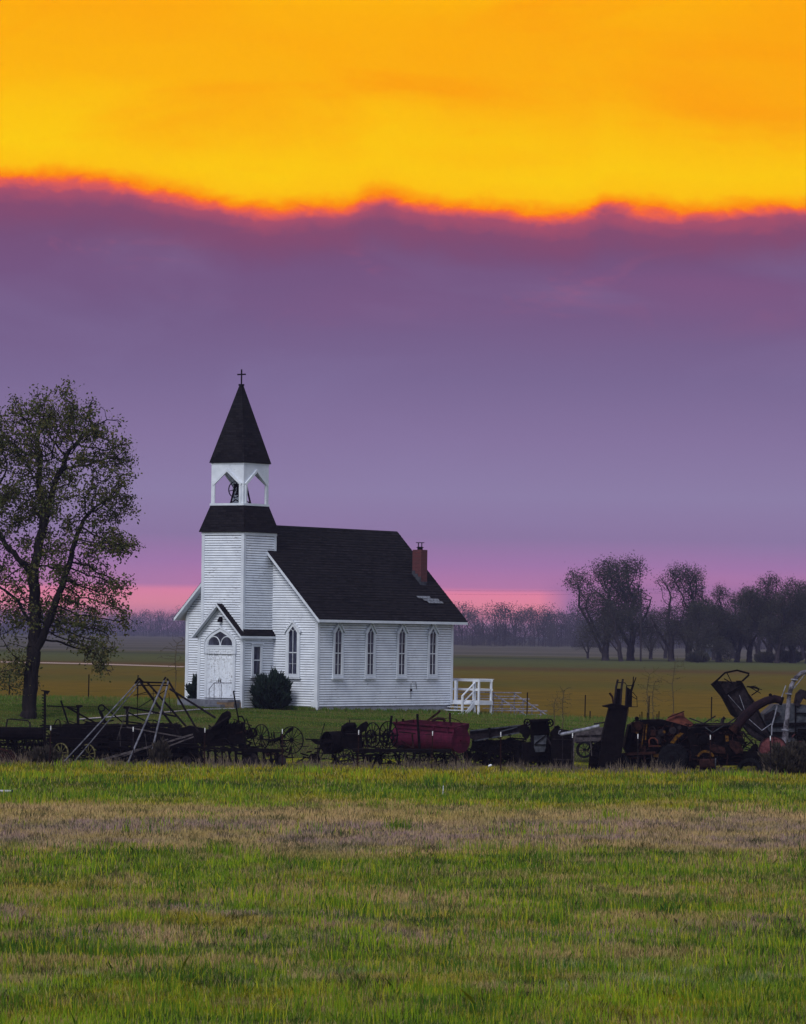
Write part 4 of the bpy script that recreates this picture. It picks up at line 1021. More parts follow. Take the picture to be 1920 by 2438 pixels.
# taller tufts scattered through the meadow
TUFT = mat('tall_green_grass', leaf(rgb(.03, .11, .005), rgb(.20, .33, .008), rgb(.50, .48, .02), .5, .35))
Ys, Xs, Hs = [], [], []
for k in range(900):
    y0 = 49680 / rng.uniform(330, 985); x0 = rng.uniform(-1, 1) * (y0 * .108 + 1)
    if 96 < y0 < 118 and rng.uniform() < .85: continue
    m_ = int(rng.uniform(30, 110)); r_ = rng.uniform(.12, .7)
    Ys.append(y0 + rng.normal(0, r_ * .7, m_)); Xs.append(x0 + rng.normal(0, r_ * 1.5, m_)); Hs.append(rng.uniform(.12, .36) * rng.uniform(.4, 1.1, m_) * (1 + (y0 - 50) / 300))
for px, py, sp, hh in ((625, 2055, .5, .42), (100, 2270, 1.0, .32), (320, 2280, .6, .3), (1500, 2170, 1.1, .33), (1800, 2180, 1.2, .3), (1330, 2075, 1.6, .26), (1700, 2080, 1.8, .26), (720, 2420, .12, .45), (820, 2420, .10, .42), (1860, 2260, .3, .4), (1690, 2390, .2, .35), (230, 1865, .5, .35), (1340, 1850, .6, .2)):
    g = G(px, py); m_ = int(260 * max(.3, sp)) if py < 2400 else 60
    Ys.append(g.y + rng.normal(0, sp * .6, m_)); Xs.append(g.x + rng.normal(0, sp, m_)); Hs.append(hh * rng.uniform(.4, 1.0, m_))
Y = np.concatenate(Ys); Xw = np.concatenate(Xs); hgt = np.concatenate(Hs)
o = link('grass_tufts', blades('grass_tufts', Y, Xw, hgt, Y * .00018 + .004, TUFT, rng, .25)); props(o, 'taller green grass tufts scattered over the foreground meadow', 'grass', None, 'stuff')
# dead stalks and weeds along the junk row
DEAD = mat('dead_stalks', leaf(rgb(.10, .075, .06), rgb(.20, .15, .11), rgb(.04, .032, .034), 1.5, .2))
n = 17000; Y = rng.uniform(151.2, 159, n); Xw = rng.uniform(-20, 20, n)
dn = .5 + .5 * np.sin(Xw * 1.1) * np.sin(Xw * .37 + 1) + .3 * np.sin(Xw * 3.1); keep = rng.uniform(0, 1, n) < .35 + .6 * np.clip(dn, 0, 1)
Y, Xw, dn = Y[keep], Xw[keep], dn[keep]; hgt = rng.uniform(.05, .20, len(Y)) * (1 + 3.2 * np.clip(dn, 0, 1) * rng.uniform(0, 1, len(Y)) ** 2)
o = link('dead_weeds', blades('dead_weeds', Y, Xw, hgt, np.full(len(Y), .022), DEAD, rng, .35)); props(o, 'dead tan stalks and weeds along the foot of the junk row', 'weeds', None, 'stuff')
# lawn and field grass
n = 70000; Y = 1 / rng.uniform(1 / 214, 1 / 160, n); Xw = rng.uniform(-26, 26, n)
cxy = np.stack([Xw - CX, Y - CY], 1); c_, s_ = math.cos(TH), math.sin(TH)
lx = cxy[:, 0] * c_ - cxy[:, 1] * s_; ly = cxy[:, 0] * s_ + cxy[:, 1] * c_
ok = ~((lx > -Wd - .1) & (lx < .1) & (ly > -2.6) & (ly < Ln + .1)); Y, Xw = Y[ok], Xw[ok]
LAWNB = mat('lawn_grass_blades', leaf(rgb(.06, .14, .010), rgb(.11, .14, .022), rgb(.20, .16, .06), .5, .3))
o = link('lawn_grass', blades('lawn_grass', Y, Xw, rng.uniform(.03, .09, len(Y)), np.full(len(Y), .03), LAWNB, rng)); props(o, 'short grass of the churchyard lawn', 'grass', None, 'stuff')
t_ = rng.uniform(0, 1, 5200); side = rng.uniform(0, 1, 5200) < .45; off_ = np.abs(rng.normal(0, .16, 5200)) + .05
lx = np.where(side, -t_ * 2.9, off_); ly = np.where(side, -off_, t_ * Ln); Xg = CX + lx * math.cos(TH) + ly * math.sin(TH); Yg = CY - lx * math.sin(TH) + ly * math.cos(TH)
o = link('foundation_weeds', blades('foundation_weeds', Yg, Xg, rng.uniform(.06, .26, 5200) * (.6 + .6 * np.sin(t_ * 40) ** 2), np.full(5200, .035), LAWNB, rng)); props(o, 'uncut grass and weeds along the foot of the church walls', 'weeds', None, 'stuff')
n = 9000; Y = rng.uniform(205, 211, n); Xw = rng.uniform(-26, 26, n)
o = link('verge_grass', blades('verge_grass', Y, Xw, rng.uniform(.1, .28, n), np.full(n, .04), LAWNB, rng)); props(o, 'strip of longer green grass where the lawn meets the brown field', 'grass', None, 'stuff')

# ------------------------------------------------------------------ old farm machinery
class Mc:
    """one machine: drawn at the distance Y it stands at; x, y in photo pixels, thickness in metres"""
    def __init__(s, name, label, cat, px, Y, group='old farm machines in the junk row'):
        s.Y = Y; s.t = thing(name, label, cat, ground(px, Y), group); s.mb = MB(); s.k = F / Y
        s.r = random.Random(int(px * 7 + Y))
    def p(s, x, y, d=0):           # d metres further away; the picture position is kept close
        return P(x, y, s.Y) + Vector((0, d, 0))
    def gy(s, x): g = ground(x, s.Y); return 1508 + (x - 960) * .014 + (H - g.z) * s.k
    def beam(s, x1, y1, x2, y2, w=3, dep=.08, d=0, d2=None): s.mb.beam(s.p(x1, y1, d), s.p(x2, y2, d if d2 is None else d2), dep, w / s.k, up=(0, 0, 1)) if abs(x1 - x2) > abs(y1 - y2) * .15 else s.mb.beam(s.p(x1, y1, d), s.p(x2, y2, d if d2 is None else d2), w / s.k, dep, up=(0, 1, 0))
    def tube(s, pts, r, n=7): s.mb.tube([s.p(*q) for q in pts], [a / s.k for a in r] if isinstance(r, (list, tuple)) else r / s.k, n)
    def plate(s, pts, dep=.05, d=0): s.mb.prism([s.p(x, y, d) for x, y in pts], (0, dep, 0))
    def box(s, x0, y0, x1, y1, dep=1.0, d=0): s.plate([(x0, y0), (x1, y0), (x1, y1), (x0, y1)], dep, d)
    def part(s, name, m, parent=None, smooth=False):
        o = part(name, s.mb, m, parent or s.t, False, smooth); s.mb = MB(); return o
    def wheel(s, x, y, r, yaw=20, d=0, ns=10, m=IRON, rim=.03, wd=.09, tilt=0, tyre=False, hubm=None):
        c = s.p(x, y, d); R = r / s.k; a = math.radians(yaw); ax = Vector((math.sin(a), math.cos(a), math.tan(math.radians(tilt))))
        if tyre:
            s.mb.tube([c - ax.normalized() * wd * .5, c - ax.normalized() * wd * .42, c + ax.normalized() * wd * .42, c + ax.normalized() * wd * .5], [R * .88, R, R, R * .88], 26)
            n_ = 22
            for k in range(n_):
                th = 2 * math.pi * k / n_; u = ax.normalized().cross(Vector((0, 0, 1))).normalized(); v_ = u.cross(ax.normalized())
                e = u * math.cos(th) + v_ * math.sin(th); s.mb.beam(c + e * R * .99 - ax * wd * .45, c + e * R * .99 + ax * wd * .45, R * .07, R * .09, up=tuple(e))
            w_ = s.part('wheel', RUBBER); s.mb.ring(c - ax.normalized() * wd * .48, ax, R * .56, R * .06, .06, 20); s.mb.disc(c - ax.normalized() * wd * .40, ax, R * .52, .08, 18); s.mb.disc(c - ax.normalized() * wd * .5, ax, R * .2, .1, 12); s.part('hub', hubm or m, w_); return w_
        s.mb.ring(c, ax, R, rim, wd, 30); w_ = s.part('wheel', m)
        u = ax.normalized().cross(Vector((0, 0, 1))).normalized(); v_ = u.cross(ax.normalized())
        for k in range(ns):
            th = 2 * math.pi * (k + .3) / ns; e = u * math.cos(th) + v_ * math.sin(th); s.mb.beam(c + e * R * .08, c + e * (R - rim * .5), .022, .022, up=tuple(ax.normalized()))
        s.part('spokes', m, w_); s.mb.disc(c, ax, R * .12 + .02, wd * 1.6, 10); s.part('hub', hubm or m, w_); return w_
    def tangle(s, x0, y0, x1, y1, n, wmax=3, dep=1.2, long_=40):   # rods, levers and chains inside the machine
        for _ in range(n):
            x, y = s.r.uniform(x0, x1), s.r.uniform(y0, y1); a = s.r.choice([0, 0, math.pi / 2, s.r.uniform(0, 3.14)]) + s.r.gauss(0, .15); L = s.r.uniform(.25, 1) * long_
            X2, Y2 = min(max(x + L * math.cos(a), x0), x1), min(max(y + L * math.sin(a), y0), y1)
            s.beam(x, y, X2, Y2, s.r.uniform(.8, wmax), s.r.uniform(.02, .09), s.r.uniform(0, dep), s.r.uniform(0, dep))
    def gears(s, x0, y0, x1, y1, n, rmax=9, dep=1.0):
        for _ in range(n):
            r = s.r.uniform(.4, 1) * rmax; c = s.p(s.r.uniform(x0, x1), s.r.uniform(y0, y1), s.r.uniform(0, dep)); a = s.r.uniform(-.7, .7)
            if s.r.random() < .5: s.mb.ring(c, (math.sin(a), math.cos(a), 0), r / s.k, .025, .05, 18)
            else: s.mb.disc(c, (math.sin(a), math.cos(a), 0), r / s.k, .05, 14)

# fence along the front
YF = 152.4
fn = thing('wire_fence', 'low wire fence of dark steel posts with white tips in front of the junk row', 'fence', ground(960, YF))
xs_f = [-48, 123, 322, 491, 677, 857, 1033, 1197, 1366, 1524, 1697, 1840, 2010]
for x in xs_f:
    g = ground(x, YF); lean = ((x * 37) % 11 - 5) * .006
    mb = MB(); mb.beam(g, g + Vector((lean, 0, 1.38)), .045, .045, up=(0, 1, 0)); mb.beam(g + Vector((lean * .5, -.025, .5)), g + Vector((lean, -.025, 1.38)), .015, .02, up=(0, 1, 0)); po = part('post', mb, RUST if x % 2 else IRON2, fn)
    mb = MB(); mb.beam(g + Vector((lean, 0, 1.38)), g + Vector((lean * 1.1, 0, 1.56)), .034, .046, up=(0, 1, 0)); part('white_tip', mb, WHITEM, po)
for k, hz_ in enumerate((.45, .8, 1.12, 1.42)):
    mb = MB(); pts_ = []
    for i, x in enumerate(xs_f):
        pts_.append(ground(x, YF) + Vector((0, -.03, hz_)))
        if i < len(xs_f) - 1: pts_.append(ground((x + xs_f[i + 1]) / 2, YF) + Vector((0, -.03, hz_ - .03)))
    mb.tube(pts_, .004, 3, False); part('wire', mb, IRON, fn)
fb = thing('field_fence', 'sparse dark fence posts at the far edge of the lawn before the brown field', 'fence', ground(960, 210))
for x in (213, 24, 330, 1258, 1396, 1408, 1548, 1697):
    yb = 207.5 if x > 900 else 209; g = ground(x, yb); hh = 1.35 if x != 1408 else .5
    mb = MB(); mb.beam(g, g + Vector((.01, 0, hh)), .06, .05, up=(0, 1, 0)); part('post', mb, IRON, fb)

# 1 upright cutter bar
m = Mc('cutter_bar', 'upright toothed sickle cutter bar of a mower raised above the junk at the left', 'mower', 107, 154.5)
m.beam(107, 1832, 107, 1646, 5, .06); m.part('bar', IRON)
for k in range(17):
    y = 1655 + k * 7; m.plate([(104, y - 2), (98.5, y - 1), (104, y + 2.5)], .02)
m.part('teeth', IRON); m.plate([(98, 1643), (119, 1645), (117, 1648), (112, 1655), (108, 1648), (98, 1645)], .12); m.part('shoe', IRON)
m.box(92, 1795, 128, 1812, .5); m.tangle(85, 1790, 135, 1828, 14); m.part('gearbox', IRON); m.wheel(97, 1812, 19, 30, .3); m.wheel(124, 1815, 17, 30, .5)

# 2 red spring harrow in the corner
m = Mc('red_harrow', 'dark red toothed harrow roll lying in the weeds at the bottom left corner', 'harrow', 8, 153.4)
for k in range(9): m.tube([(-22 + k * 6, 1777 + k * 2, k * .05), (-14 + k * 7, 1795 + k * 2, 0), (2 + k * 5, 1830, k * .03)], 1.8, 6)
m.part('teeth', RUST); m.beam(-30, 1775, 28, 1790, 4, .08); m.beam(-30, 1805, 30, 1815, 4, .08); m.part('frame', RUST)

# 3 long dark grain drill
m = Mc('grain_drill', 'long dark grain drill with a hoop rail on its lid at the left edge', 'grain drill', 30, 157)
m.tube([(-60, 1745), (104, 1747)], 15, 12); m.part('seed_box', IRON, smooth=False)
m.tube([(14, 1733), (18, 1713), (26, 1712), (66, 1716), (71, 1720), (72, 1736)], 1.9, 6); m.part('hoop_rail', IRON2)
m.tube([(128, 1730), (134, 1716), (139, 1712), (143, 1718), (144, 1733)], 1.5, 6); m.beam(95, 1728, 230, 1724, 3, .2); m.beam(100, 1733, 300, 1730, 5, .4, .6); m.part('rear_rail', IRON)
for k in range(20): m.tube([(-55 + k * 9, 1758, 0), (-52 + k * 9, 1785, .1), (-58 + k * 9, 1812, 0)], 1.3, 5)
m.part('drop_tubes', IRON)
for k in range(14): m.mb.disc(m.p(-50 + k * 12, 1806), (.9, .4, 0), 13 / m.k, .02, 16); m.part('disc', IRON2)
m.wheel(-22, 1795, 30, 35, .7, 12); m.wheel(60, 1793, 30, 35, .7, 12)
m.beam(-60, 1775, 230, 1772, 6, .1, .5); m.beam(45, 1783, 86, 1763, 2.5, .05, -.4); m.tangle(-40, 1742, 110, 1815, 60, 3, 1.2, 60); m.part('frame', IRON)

# 4 cultivator frame with levers behind
m = Mc('lever_cultivator', 'dark cultivator frame with upright levers and capped posts left of the steel legs', 'cultivator', 200, 163)
m.beam(112, 1681, 192, 1684, 3, .06); m.beam(160, 1684, 232, 1724, 4, .06); m.beam(145, 1668, 163, 1724, 4, .05); m.beam(163, 1685, 185, 1690, 3, .05)
m.beam(186, 1682, 186, 1726, 6, .12); m.box(181, 1679, 196, 1684, .2); m.beam(303, 1684, 303, 1727, 6, .12); m.box(294, 1682, 309, 1688, .2)
m.beam(310, 1685, 420, 1706, 4, .06); m.beam(192, 1683, 300, 1683, .8, .02); m.beam(303, 1695, 345, 1716, 3, .06)
m.part('frame', IRON)
m.mb.ring(m.p(242, 1686), (0, 1, .2), 9 / m.k, .05, .08, 18); m.beam(238, 1693, 251, 1722, 7, .12); m.beam(248, 1682, 292, 1720, 3, .05); m.part('lever', IRON)
m.tangle(150, 1716, 430, 1765, 90, 4, 1.0, 60); m.gears(150, 1726, 430, 1765, 14, 12); m.part('linkage', IRON)
m.beam(150, 1728, 430, 1728, 7, .5); m.beam(150, 1750, 430, 1752, 8, .7); m.part('tool_bar', IRON)
m.wheel(225, 1745, 26, 25, .3, 10); m.wheel(360, 1742, 28, 25, .5, 10); m.wheel(280, 1765, 20, 60, .1, 8)

m = Mc('potato_digger', 'black low row crop machine lying between the cutter bar and the silver pipe legs', 'digger', 250, 159)
m.plate([(118, 1738), (160, 1730), (200, 1735), (240, 1728), (290, 1734), (330, 1730), (330, 1762), (118, 1766)], .9, .2); m.part('body', IRON)
m.tangle(110, 1735, 345, 1812, 130, 5, 1.0, 70); m.gears(115, 1745, 340, 1800, 18, 14); m.part('linkage', IRON); m.beam(112, 1762, 345, 1766, 10, .6); m.beam(120, 1790, 340, 1794, 8, .5, .3); m.part('frame', IRON)
m.wheel(255, 1785, 24, 30, .4, 8); m.wheel(318, 1790, 22, 30, .1, 8)
m = Mc('seed_planter', 'black seed planter with rounded hoppers under the right legs of the stacker frame', 'planter', 430, 160)
m.plate([(360, 1745), (380, 1732), (420, 1738), (450, 1728), (485, 1735), (492, 1770), (360, 1772)], .8); m.part('hopper', IRON)
m.tangle(350, 1728, 495, 1812, 90, 5, 1.0, 50); m.gears(355, 1740, 490, 1800, 12, 12); m.part('linkage', IRON); m.wheel(385, 1790, 24, 25, .3, 8); m.wheel(465, 1788, 22, 25, .3, 8)
# 5 hay rake with pale yellow wheels
m = Mc('yellow_wheel_rake', 'dark hay rake on two wheels with pale yellow rims beside the cutter bar', 'hay rake', 180, 155.5)
m.wheel(145, 1794, 25, 40, 0, 10, YEL2, .035, .05, 0, False, IRON); m.wheel(208, 1797, 25, 40, .2, 10, YEL2, .035, .05, 0, False, IRON)
m.beam(120, 1775, 320, 1782, 5, .08, .3); m.beam(130, 1790, 330, 1795, 3, .08, .3); m.tangle(110, 1762, 330, 1818, 60, 3, .9, 50); m.part('frame', IRON)
m.mb.disc(m.p(133, 1748, .2), (.1, .3, 1), 10 / m.k, .03, 14); m.part('seat', IRON2); m.beam(133, 1749, 140, 1775, 2, .04, .2); m.beam(123, 1737, 123, 1750, 2, .03); m.part('seat_post', IRON)
m.beam(230, 1812, 360, 1777, 5, .2, -.2); m.beam(250, 1818, 400, 1760, 3, .1, .1); m.part('plank', WOODD)

# 6 steel legged frame
m = Mc('stacker_frame', 'tall A shaped stacker frame with silver pipe legs rising above the junk', 'stacker frame', 330, 156)
ap1, ap2 = (331, 1618), (395, 1615)
for nm, a, b_, wv, ma, dd in (('leg', (330, 1622), (160, 1810), 3.2, LEGM, -1.2), ('leg', (334, 1626), (178, 1815), 2.6, LEGM, -.6), ('leg', (393, 1616), (310, 1815), 4.4, LEGM, -1.4), ('leg', (401, 1622), (358, 1824), 4.4, LEGM, -1.2),
                          ('leg', (333, 1622), (430, 1760), 6, IRON2, 1.2), ('leg', (350, 1624), (440, 1730), 5, IRON2, .8), ('leg', (398, 1616), (470, 1745), 5, IRON2, .9), ('leg', (404, 1640), (512, 1710), 5, IRON2, .5)):
    m.mb.tube([m.p(*a), m.p(b_[0], b_[1], dd)], wv / 2 / m.k, 8); m.part(nm, ma)
m.mb.tube([m.p(329, 1624), m.p(397, 1626)], 2 / m.k, 7); m.mb.tube([m.p(325, 1632, -.1), m.p(400, 1632, -.1)], 1.5 / m.k, 7); m.beam(322, 1628, 331, 1615, 5, .12); m.beam(331, 1615, 342, 1626, 5, .12); m.beam(390, 1620, 395, 1612, 4, .12); m.part('top_beam', IRON)
m.tube([(327, 1632), (328, 1712)], .9, 5); m.tube([(402, 1650), (407, 1700)], .8, 5); m.tube([(365, 1642), (365, 1700)], .8, 5); m.tube([(318, 1656), (350, 1648)], .9, 5); m.tube([(318, 1656), (385, 1650)], .6, 5); m.tube([(330, 1685), (400, 1640)], 1.0, 5); m.part('brace', IRON)
m.tube([(310, 1683), (285, 1742), (288, 1800)], .7, 4); m.tube([(300, 1690), (278, 1765)], .6, 4); m.tube([(345, 1747), (352, 1800)], .6, 4); m.part('hanging_cable', WOODD)
m.tube([(345, 1810), (352, 1804), (362, 1806), (368, 1815)], 1.3, 6); m.beam(300, 1732, 440, 1757, 3, .06, .4); m.beam(395, 1768, 460, 1748, 4, .08, -.2); m.beam(398, 1778, 462, 1754, 3, .08, -.2); m.part('lower_rail', WOODD)

# 7 cultivator mass under and right of the frame
m = Mc('plough_gang', 'low dark gang plough lying under the silver legged frame', 'plough', 370, 158)
m.beam(260, 1770, 470, 1776, 9, .5); m.beam(270, 1795, 470, 1799, 7, .5, .2); m.part('frame', IRON)
for k in range(9): m.plate([(268 + k * 24, 1772), (275 + k * 24, 1772), (286 + k * 24, 1812), (270 + k * 24, 1823), (262 + k * 24, 1806)], .06, .2 + .1 * (k % 3)); m.part('share', IRON)
m.tangle(250, 1745, 470, 1822, 90, 4, 1.2, 50); m.gears(260, 1750, 470, 1810, 14, 13); m.part('linkage', IRON); m.wheel(300, 1800, 20, 40, -.2); m.wheel(420, 1795, 22, 20, .3)

# 8 corn picker heap with tilted hood
m = Mc('corn_picker', 'black heap of a corn picker with a tilted hood and jagged fins', 'corn picker', 540, 157)
m.plate([(503, 1738), (528, 1699), (540, 1693), (547, 1697), (549, 1708), (520, 1748), (508, 1752)], .9); m.part('hood', IRON)
m.beam(497, 1737, 545, 1706, 3, .1, -.1); m.part('hood_rail', IRON2)
for k in range(11): m.plate([(522 + k * 5, 1735 - k * 1.4), (528 + k * 5 + (k % 3) * 3, 1712 - (k % 4) * 3 + k * 1.5), (532 + k * 5, 1738 - k)], .10, .1 * (k % 4))
m.part('fins', IRON)
m.plate([(490, 1738), (515, 1738), (578, 1722), (585, 1745), (580, 1768), (560, 1776), (500, 1778), (488, 1765)], 1.1, .2); m.part('body', IRON)
m.tangle(485, 1725, 600, 1790, 70, 3.5, 1.0, 40); m.gears(495, 1735, 595, 1780, 12, 11); m.part('linkage', IRON); m.wheel(530, 1782, 24, 25, .2); m.wheel(590, 1742, 12, 10, 0, 6)
m.mb.ring(m.p(611 - 8, 1745), (.6, .8, 0), 12 / m.k, .06, .1, 16); m.part('pulley', IRON)
m.beam(555, 1712, 600, 1728, 2, .05); m.beam(560, 1748, 600, 1735, 2, .05); m.part('rod', RUST)

# 9 lever of a plough and its arch
m = Mc('lever_plough', 'small plough with one tall thin bent lever in front of the church door', 'plough', 575, 155.5)
m.tube([(556, 1647), (557, 1645), (560, 1647)], 1.2, 5); m.tube([(556, 1646), (567, 1707), (571, 1730)], 1.7, 6); m.part('lever', IRON)
m.tube([(567, 1706), (577, 1706), (583, 1716), (580, 1740), (585, 1775)], 2.2, 6); m.tube([(582, 1716), (587, 1711), (594, 1730), (606, 1752)], 1.6, 6); m.tube([(585, 1782), (590, 1774), (595, 1776), (595, 1790)], 1.8, 6); m.part('arched_beam', IRON)
m.tube([(530, 1768), (585, 1790)], 1.8, 5); m.plate([(575, 1780), (590, 1782), (596, 1800), (580, 1806)], .06); m.part('share', IRON)

# 10 dump rake with big wheels
m = Mc('dump_rake', 'dump rake with two large thin spoked wheels, a seat and curved teeth', 'hay rake', 655, 157)
m.wheel(621, 1756, 31, 50, .6, 12, IRON, .025, .05); m.wheel(695, 1762, 33, 30, -.2, 14, IRON, .028, .05)
m.plate([(680, 1744), (690, 1733), (699, 1731), (699, 1737), (690, 1744), (683, 1747)], .3); m.part('seat', IRON); m.beam(660, 1765, 683, 1746, 3, .05); m.tube([(652, 1742), (655, 1765)], 1.5, 5); m.part('seat_post', IRON)
m.beam(612, 1760, 698, 1764, 3, .06, .2); m.beam(640, 1766, 680, 1752, 5, .15); m.tangle(640, 1745, 678, 1775, 16, 3, .5, 22); m.part('frame', IRON)
for k in range(18): x = 622 + k * 3.6; m.tube([(x, 1763, .1), (x - 5, 1775, .3), (x - 3, 1790, .3), (x + 3, 1800, 0)], .7, 4)
m.part('teeth', RUST)

# 11 disc harrow in front
m = Mc('disc_harrow', 'long low disc harrow with a row of hanging blades in front of the dump rake', 'harrow', 570, 154)
m.beam(448, 1779, 545, 1784, 5, .12); m.beam(540, 1785, 677, 1788, 8, .2); m.beam(560, 1794, 600, 1796, 5, .2); m.beam(450, 1785, 472, 1818, 4, .08); m.beam(652, 1810, 676, 1792, 3, .06); m.part('frame', IRON)
for k in range(13):
    x = 462 + k * 16.5; m.plate([(x - 3, 1788), (x + 3, 1788), (x + 4, 1802), (x + 9, 1812), (x + 5, 1822), (x - 2, 1812), (x - 1, 1800)], .05, .1 * (k % 2)); m.part('blade', IRON)
for x, r_ in ((597, 20), (668, 14), (445, 12)): m.mb.disc(m.p(x, 1812), (.25, 1, 0), r_ / m.k, .04, 22); m.part('disc', IRON2)
m.tangle(455, 1770, 670, 1792, 26, 2.5, .5, 40); m.part('linkage', IRON)

# 12 lone walking plough with wheel
m = Mc('walking_plough', 'small plough with thin upright lever and low wheel, alone in the gap', 'plough', 760, 156)
m.beam(727, 1760, 790, 1763, 3, .08); m.plate([(740, 1762), (765, 1764), (764, 1774), (752, 1772)], .1); m.part('beam', IRON); m.tube([(762, 1762), (774, 1721)], 1.1, 5); m.part('lever', IRON); m.wheel(753, 1806, 12, 55, 0, 6, IRON, .05, .12); m.tube([(758, 1770), (755, 1800)], 1.2, 5); m.part('strut', IRON)

# 13 steel wheeled engine
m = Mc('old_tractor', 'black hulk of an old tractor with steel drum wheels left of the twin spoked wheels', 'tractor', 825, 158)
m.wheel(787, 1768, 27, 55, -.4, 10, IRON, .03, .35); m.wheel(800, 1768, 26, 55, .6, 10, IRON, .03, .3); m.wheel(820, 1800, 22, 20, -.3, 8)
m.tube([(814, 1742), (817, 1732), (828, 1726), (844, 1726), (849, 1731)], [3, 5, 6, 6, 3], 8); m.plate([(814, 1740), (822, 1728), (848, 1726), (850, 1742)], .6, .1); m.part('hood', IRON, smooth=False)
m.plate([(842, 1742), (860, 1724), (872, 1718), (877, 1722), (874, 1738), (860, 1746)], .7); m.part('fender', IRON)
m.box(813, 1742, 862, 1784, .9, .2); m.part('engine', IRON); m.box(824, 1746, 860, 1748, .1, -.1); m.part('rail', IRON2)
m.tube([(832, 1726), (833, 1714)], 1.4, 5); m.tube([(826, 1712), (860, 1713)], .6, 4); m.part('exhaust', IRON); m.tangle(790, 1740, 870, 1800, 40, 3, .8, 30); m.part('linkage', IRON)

# 14 twin spoked wheels (side delivery rake)
m = Mc('side_rake', 'side rake with two large thin spoked wheels standing left of the maroon spreader', 'hay rake', 905, 157)
m.wheel(888, 1750, 30, 52, 0, 12, IRON, .03, .05); m.wheel(925, 1750, 33, 48, .2, 12, IRON, .03, .05); m.wheel(884, 1755, 17, 45, .5, 8); m.wheel(925, 1755, 18, 45, .7, 8)
m.beam(860, 1752, 950, 1750, 3, .08); m.tangle(862, 1745, 948, 1785, 40, 2.4, .8, 26); m.part('frame', IRON)
for k in range(9): m.tube([(868 + k * 9, 1760, .3), (866 + k * 9, 1782, .3)], .8, 4)
m.part('tines', RUST)

# 15 hay wagon chassis in front
m = Mc('wagon_chassis', 'long low black wagon chassis on iron wheels in front of the maroon spreader', 'wagon', 955, 154.6)
m.beam(840, 1787, 1075, 1788, 8, .5); m.beam(856, 1800, 905, 1797, 5, .2); m.part('bed', IRON); m.wheel(822, 1822, 25, 15, 0, 8, IRON2, .05, .10); m.wheel(928, 1815, 27, 20, .2, 8, IRON, .05, .10); m.wheel(1062, 1815, 26, 20, .1, 8, IRON, .05, .1)
for x1, y1, x2, y2 in ((851, 1792, 851, 1832), (898, 1795, 886, 1832), (885, 1830, 900, 1800), (1000, 1790, 1002, 1832), (1030, 1790, 1045, 1830), (905, 1792, 905, 1822)): m.beam(x1, y1, x2, y2, 4, .08, .1)
m.tangle(940, 1790, 1070, 1828, 40, 3, .6, 40); m.part('undercarriage', IRON)
for x, y0, y1 in ((933, 1704, 1746), (994, 1700, 1790)):
    m.beam(x, y0, x - 5 if x < 950 else x + 6, y1, 6, .10); m.part('stake', IRON)

# 16 maroon spreader
m = Mc('manure_spreader', 'maroon painted spreader with a rounded tank and open hopper lip', 'spreader', 1030, 158)
c0, c1 = m.p(950, 1757, 1.5), m.p(1094, 1761, -1.1); ax_ = (c1 - c0).normalized()
m.mb.tube([c0, c1], 28 / m.k, 26); m.part('tank', MAROON, smooth=False)
m.mb.disc(c1 + ax_ * .04, ax_, 30.5 / m.k, .07, 30); m.mb.disc(c1 + ax_ * .10, ax_, 3 / m.k, .06, 10); m.part('end_cap', MAROON)
q = m.p
m.mb.prism([q(938, 1721, 1.05), q(1080, 1729, -1.5), q(1080, 1741, -1.5), q(940, 1734, 1.05)], (.02, .06, 0))
m.mb.prism([q(936, 1719.5, .95), q(1082, 1727.5, -1.6), q(1082, 1731, -1.6), q(936, 1723, .95)], (.01, .05, 0))
m.mb.prism([q(985, 1716, 2.3), q(1117, 1722, -.3), q(1116, 1734, -.3), q(986, 1728, 2.3)], (.02, .06, 0))
m.mb.prism([q(1080, 1729, -1.5), q(1117, 1722, -.3), q(1114, 1741, -.3), q(1080, 1742, -1.5)], (-.05, .02, 0))
m.mb.prism([q(938, 1721, 1.05), q(985, 1716, 2.3), q(986, 1730, 2.3), q(940, 1734, 1.05)], (.05, .02, 0))
m.part('hopper', MAROON)
for x in (960, 1000, 1032, 1065): m.beam(x, 1724 + (x - 940) * .05, x, 1738 + (x - 940) * .05, 2, .04, 1.0 - (x - 940) / 140 * 2.55)
m.part('ribs', MAROON); m.tube([(1012, 1748, -.5), (1036, 1748, -.5)], .5, 4); m.part('label_plate_edge', IRON2)
m.beam(1018, 1717, 1046, 1696, 5, .1, .3); m.mb.disc(m.p(1047, 1694, .3), (0, 1, 0), 3.2 / m.k, .12, 10); m.part('drive_arm', RUST)
m.tube([(1028, 1716), (1042, 1711), (1056, 1712), (1060, 1718)], 3.5, 7); m.tube([(1055, 1712), (1072, 1709), (1090, 1715), (1102, 1725)], .9, 5); m.beam(1072, 1722, 1072, 1698, 5, .1, .4); m.beam(945, 1722, 944, 1712, 4, .1, .2); m.box(957, 1712, 963, 1719, .1); m.part('top_gear', RUST)
m.beam(950, 1742, 990, 1746, 3, .05, -.5); m.beam(955, 1762, 982, 1780, 2, .04, -.5); m.beam(982, 1744, 984, 1780, 4, .08, -.5); m.part('side_rods', RUST)
m.wheel(1085, 1805, 30, 15, -.6, 8, RUST, .05, .12); m.wheel(965, 1800, 26, 15, .8, 8, IRON, .05, .12)
m.mb.tube([m.p(1060, 1773, -.6), m.p(1072, 1782, -.6), m.p(1086, 1800, -.6), m.p(1098, 1815, -.6)], 2 / m.k, 6); m.part('fender', MAROON)

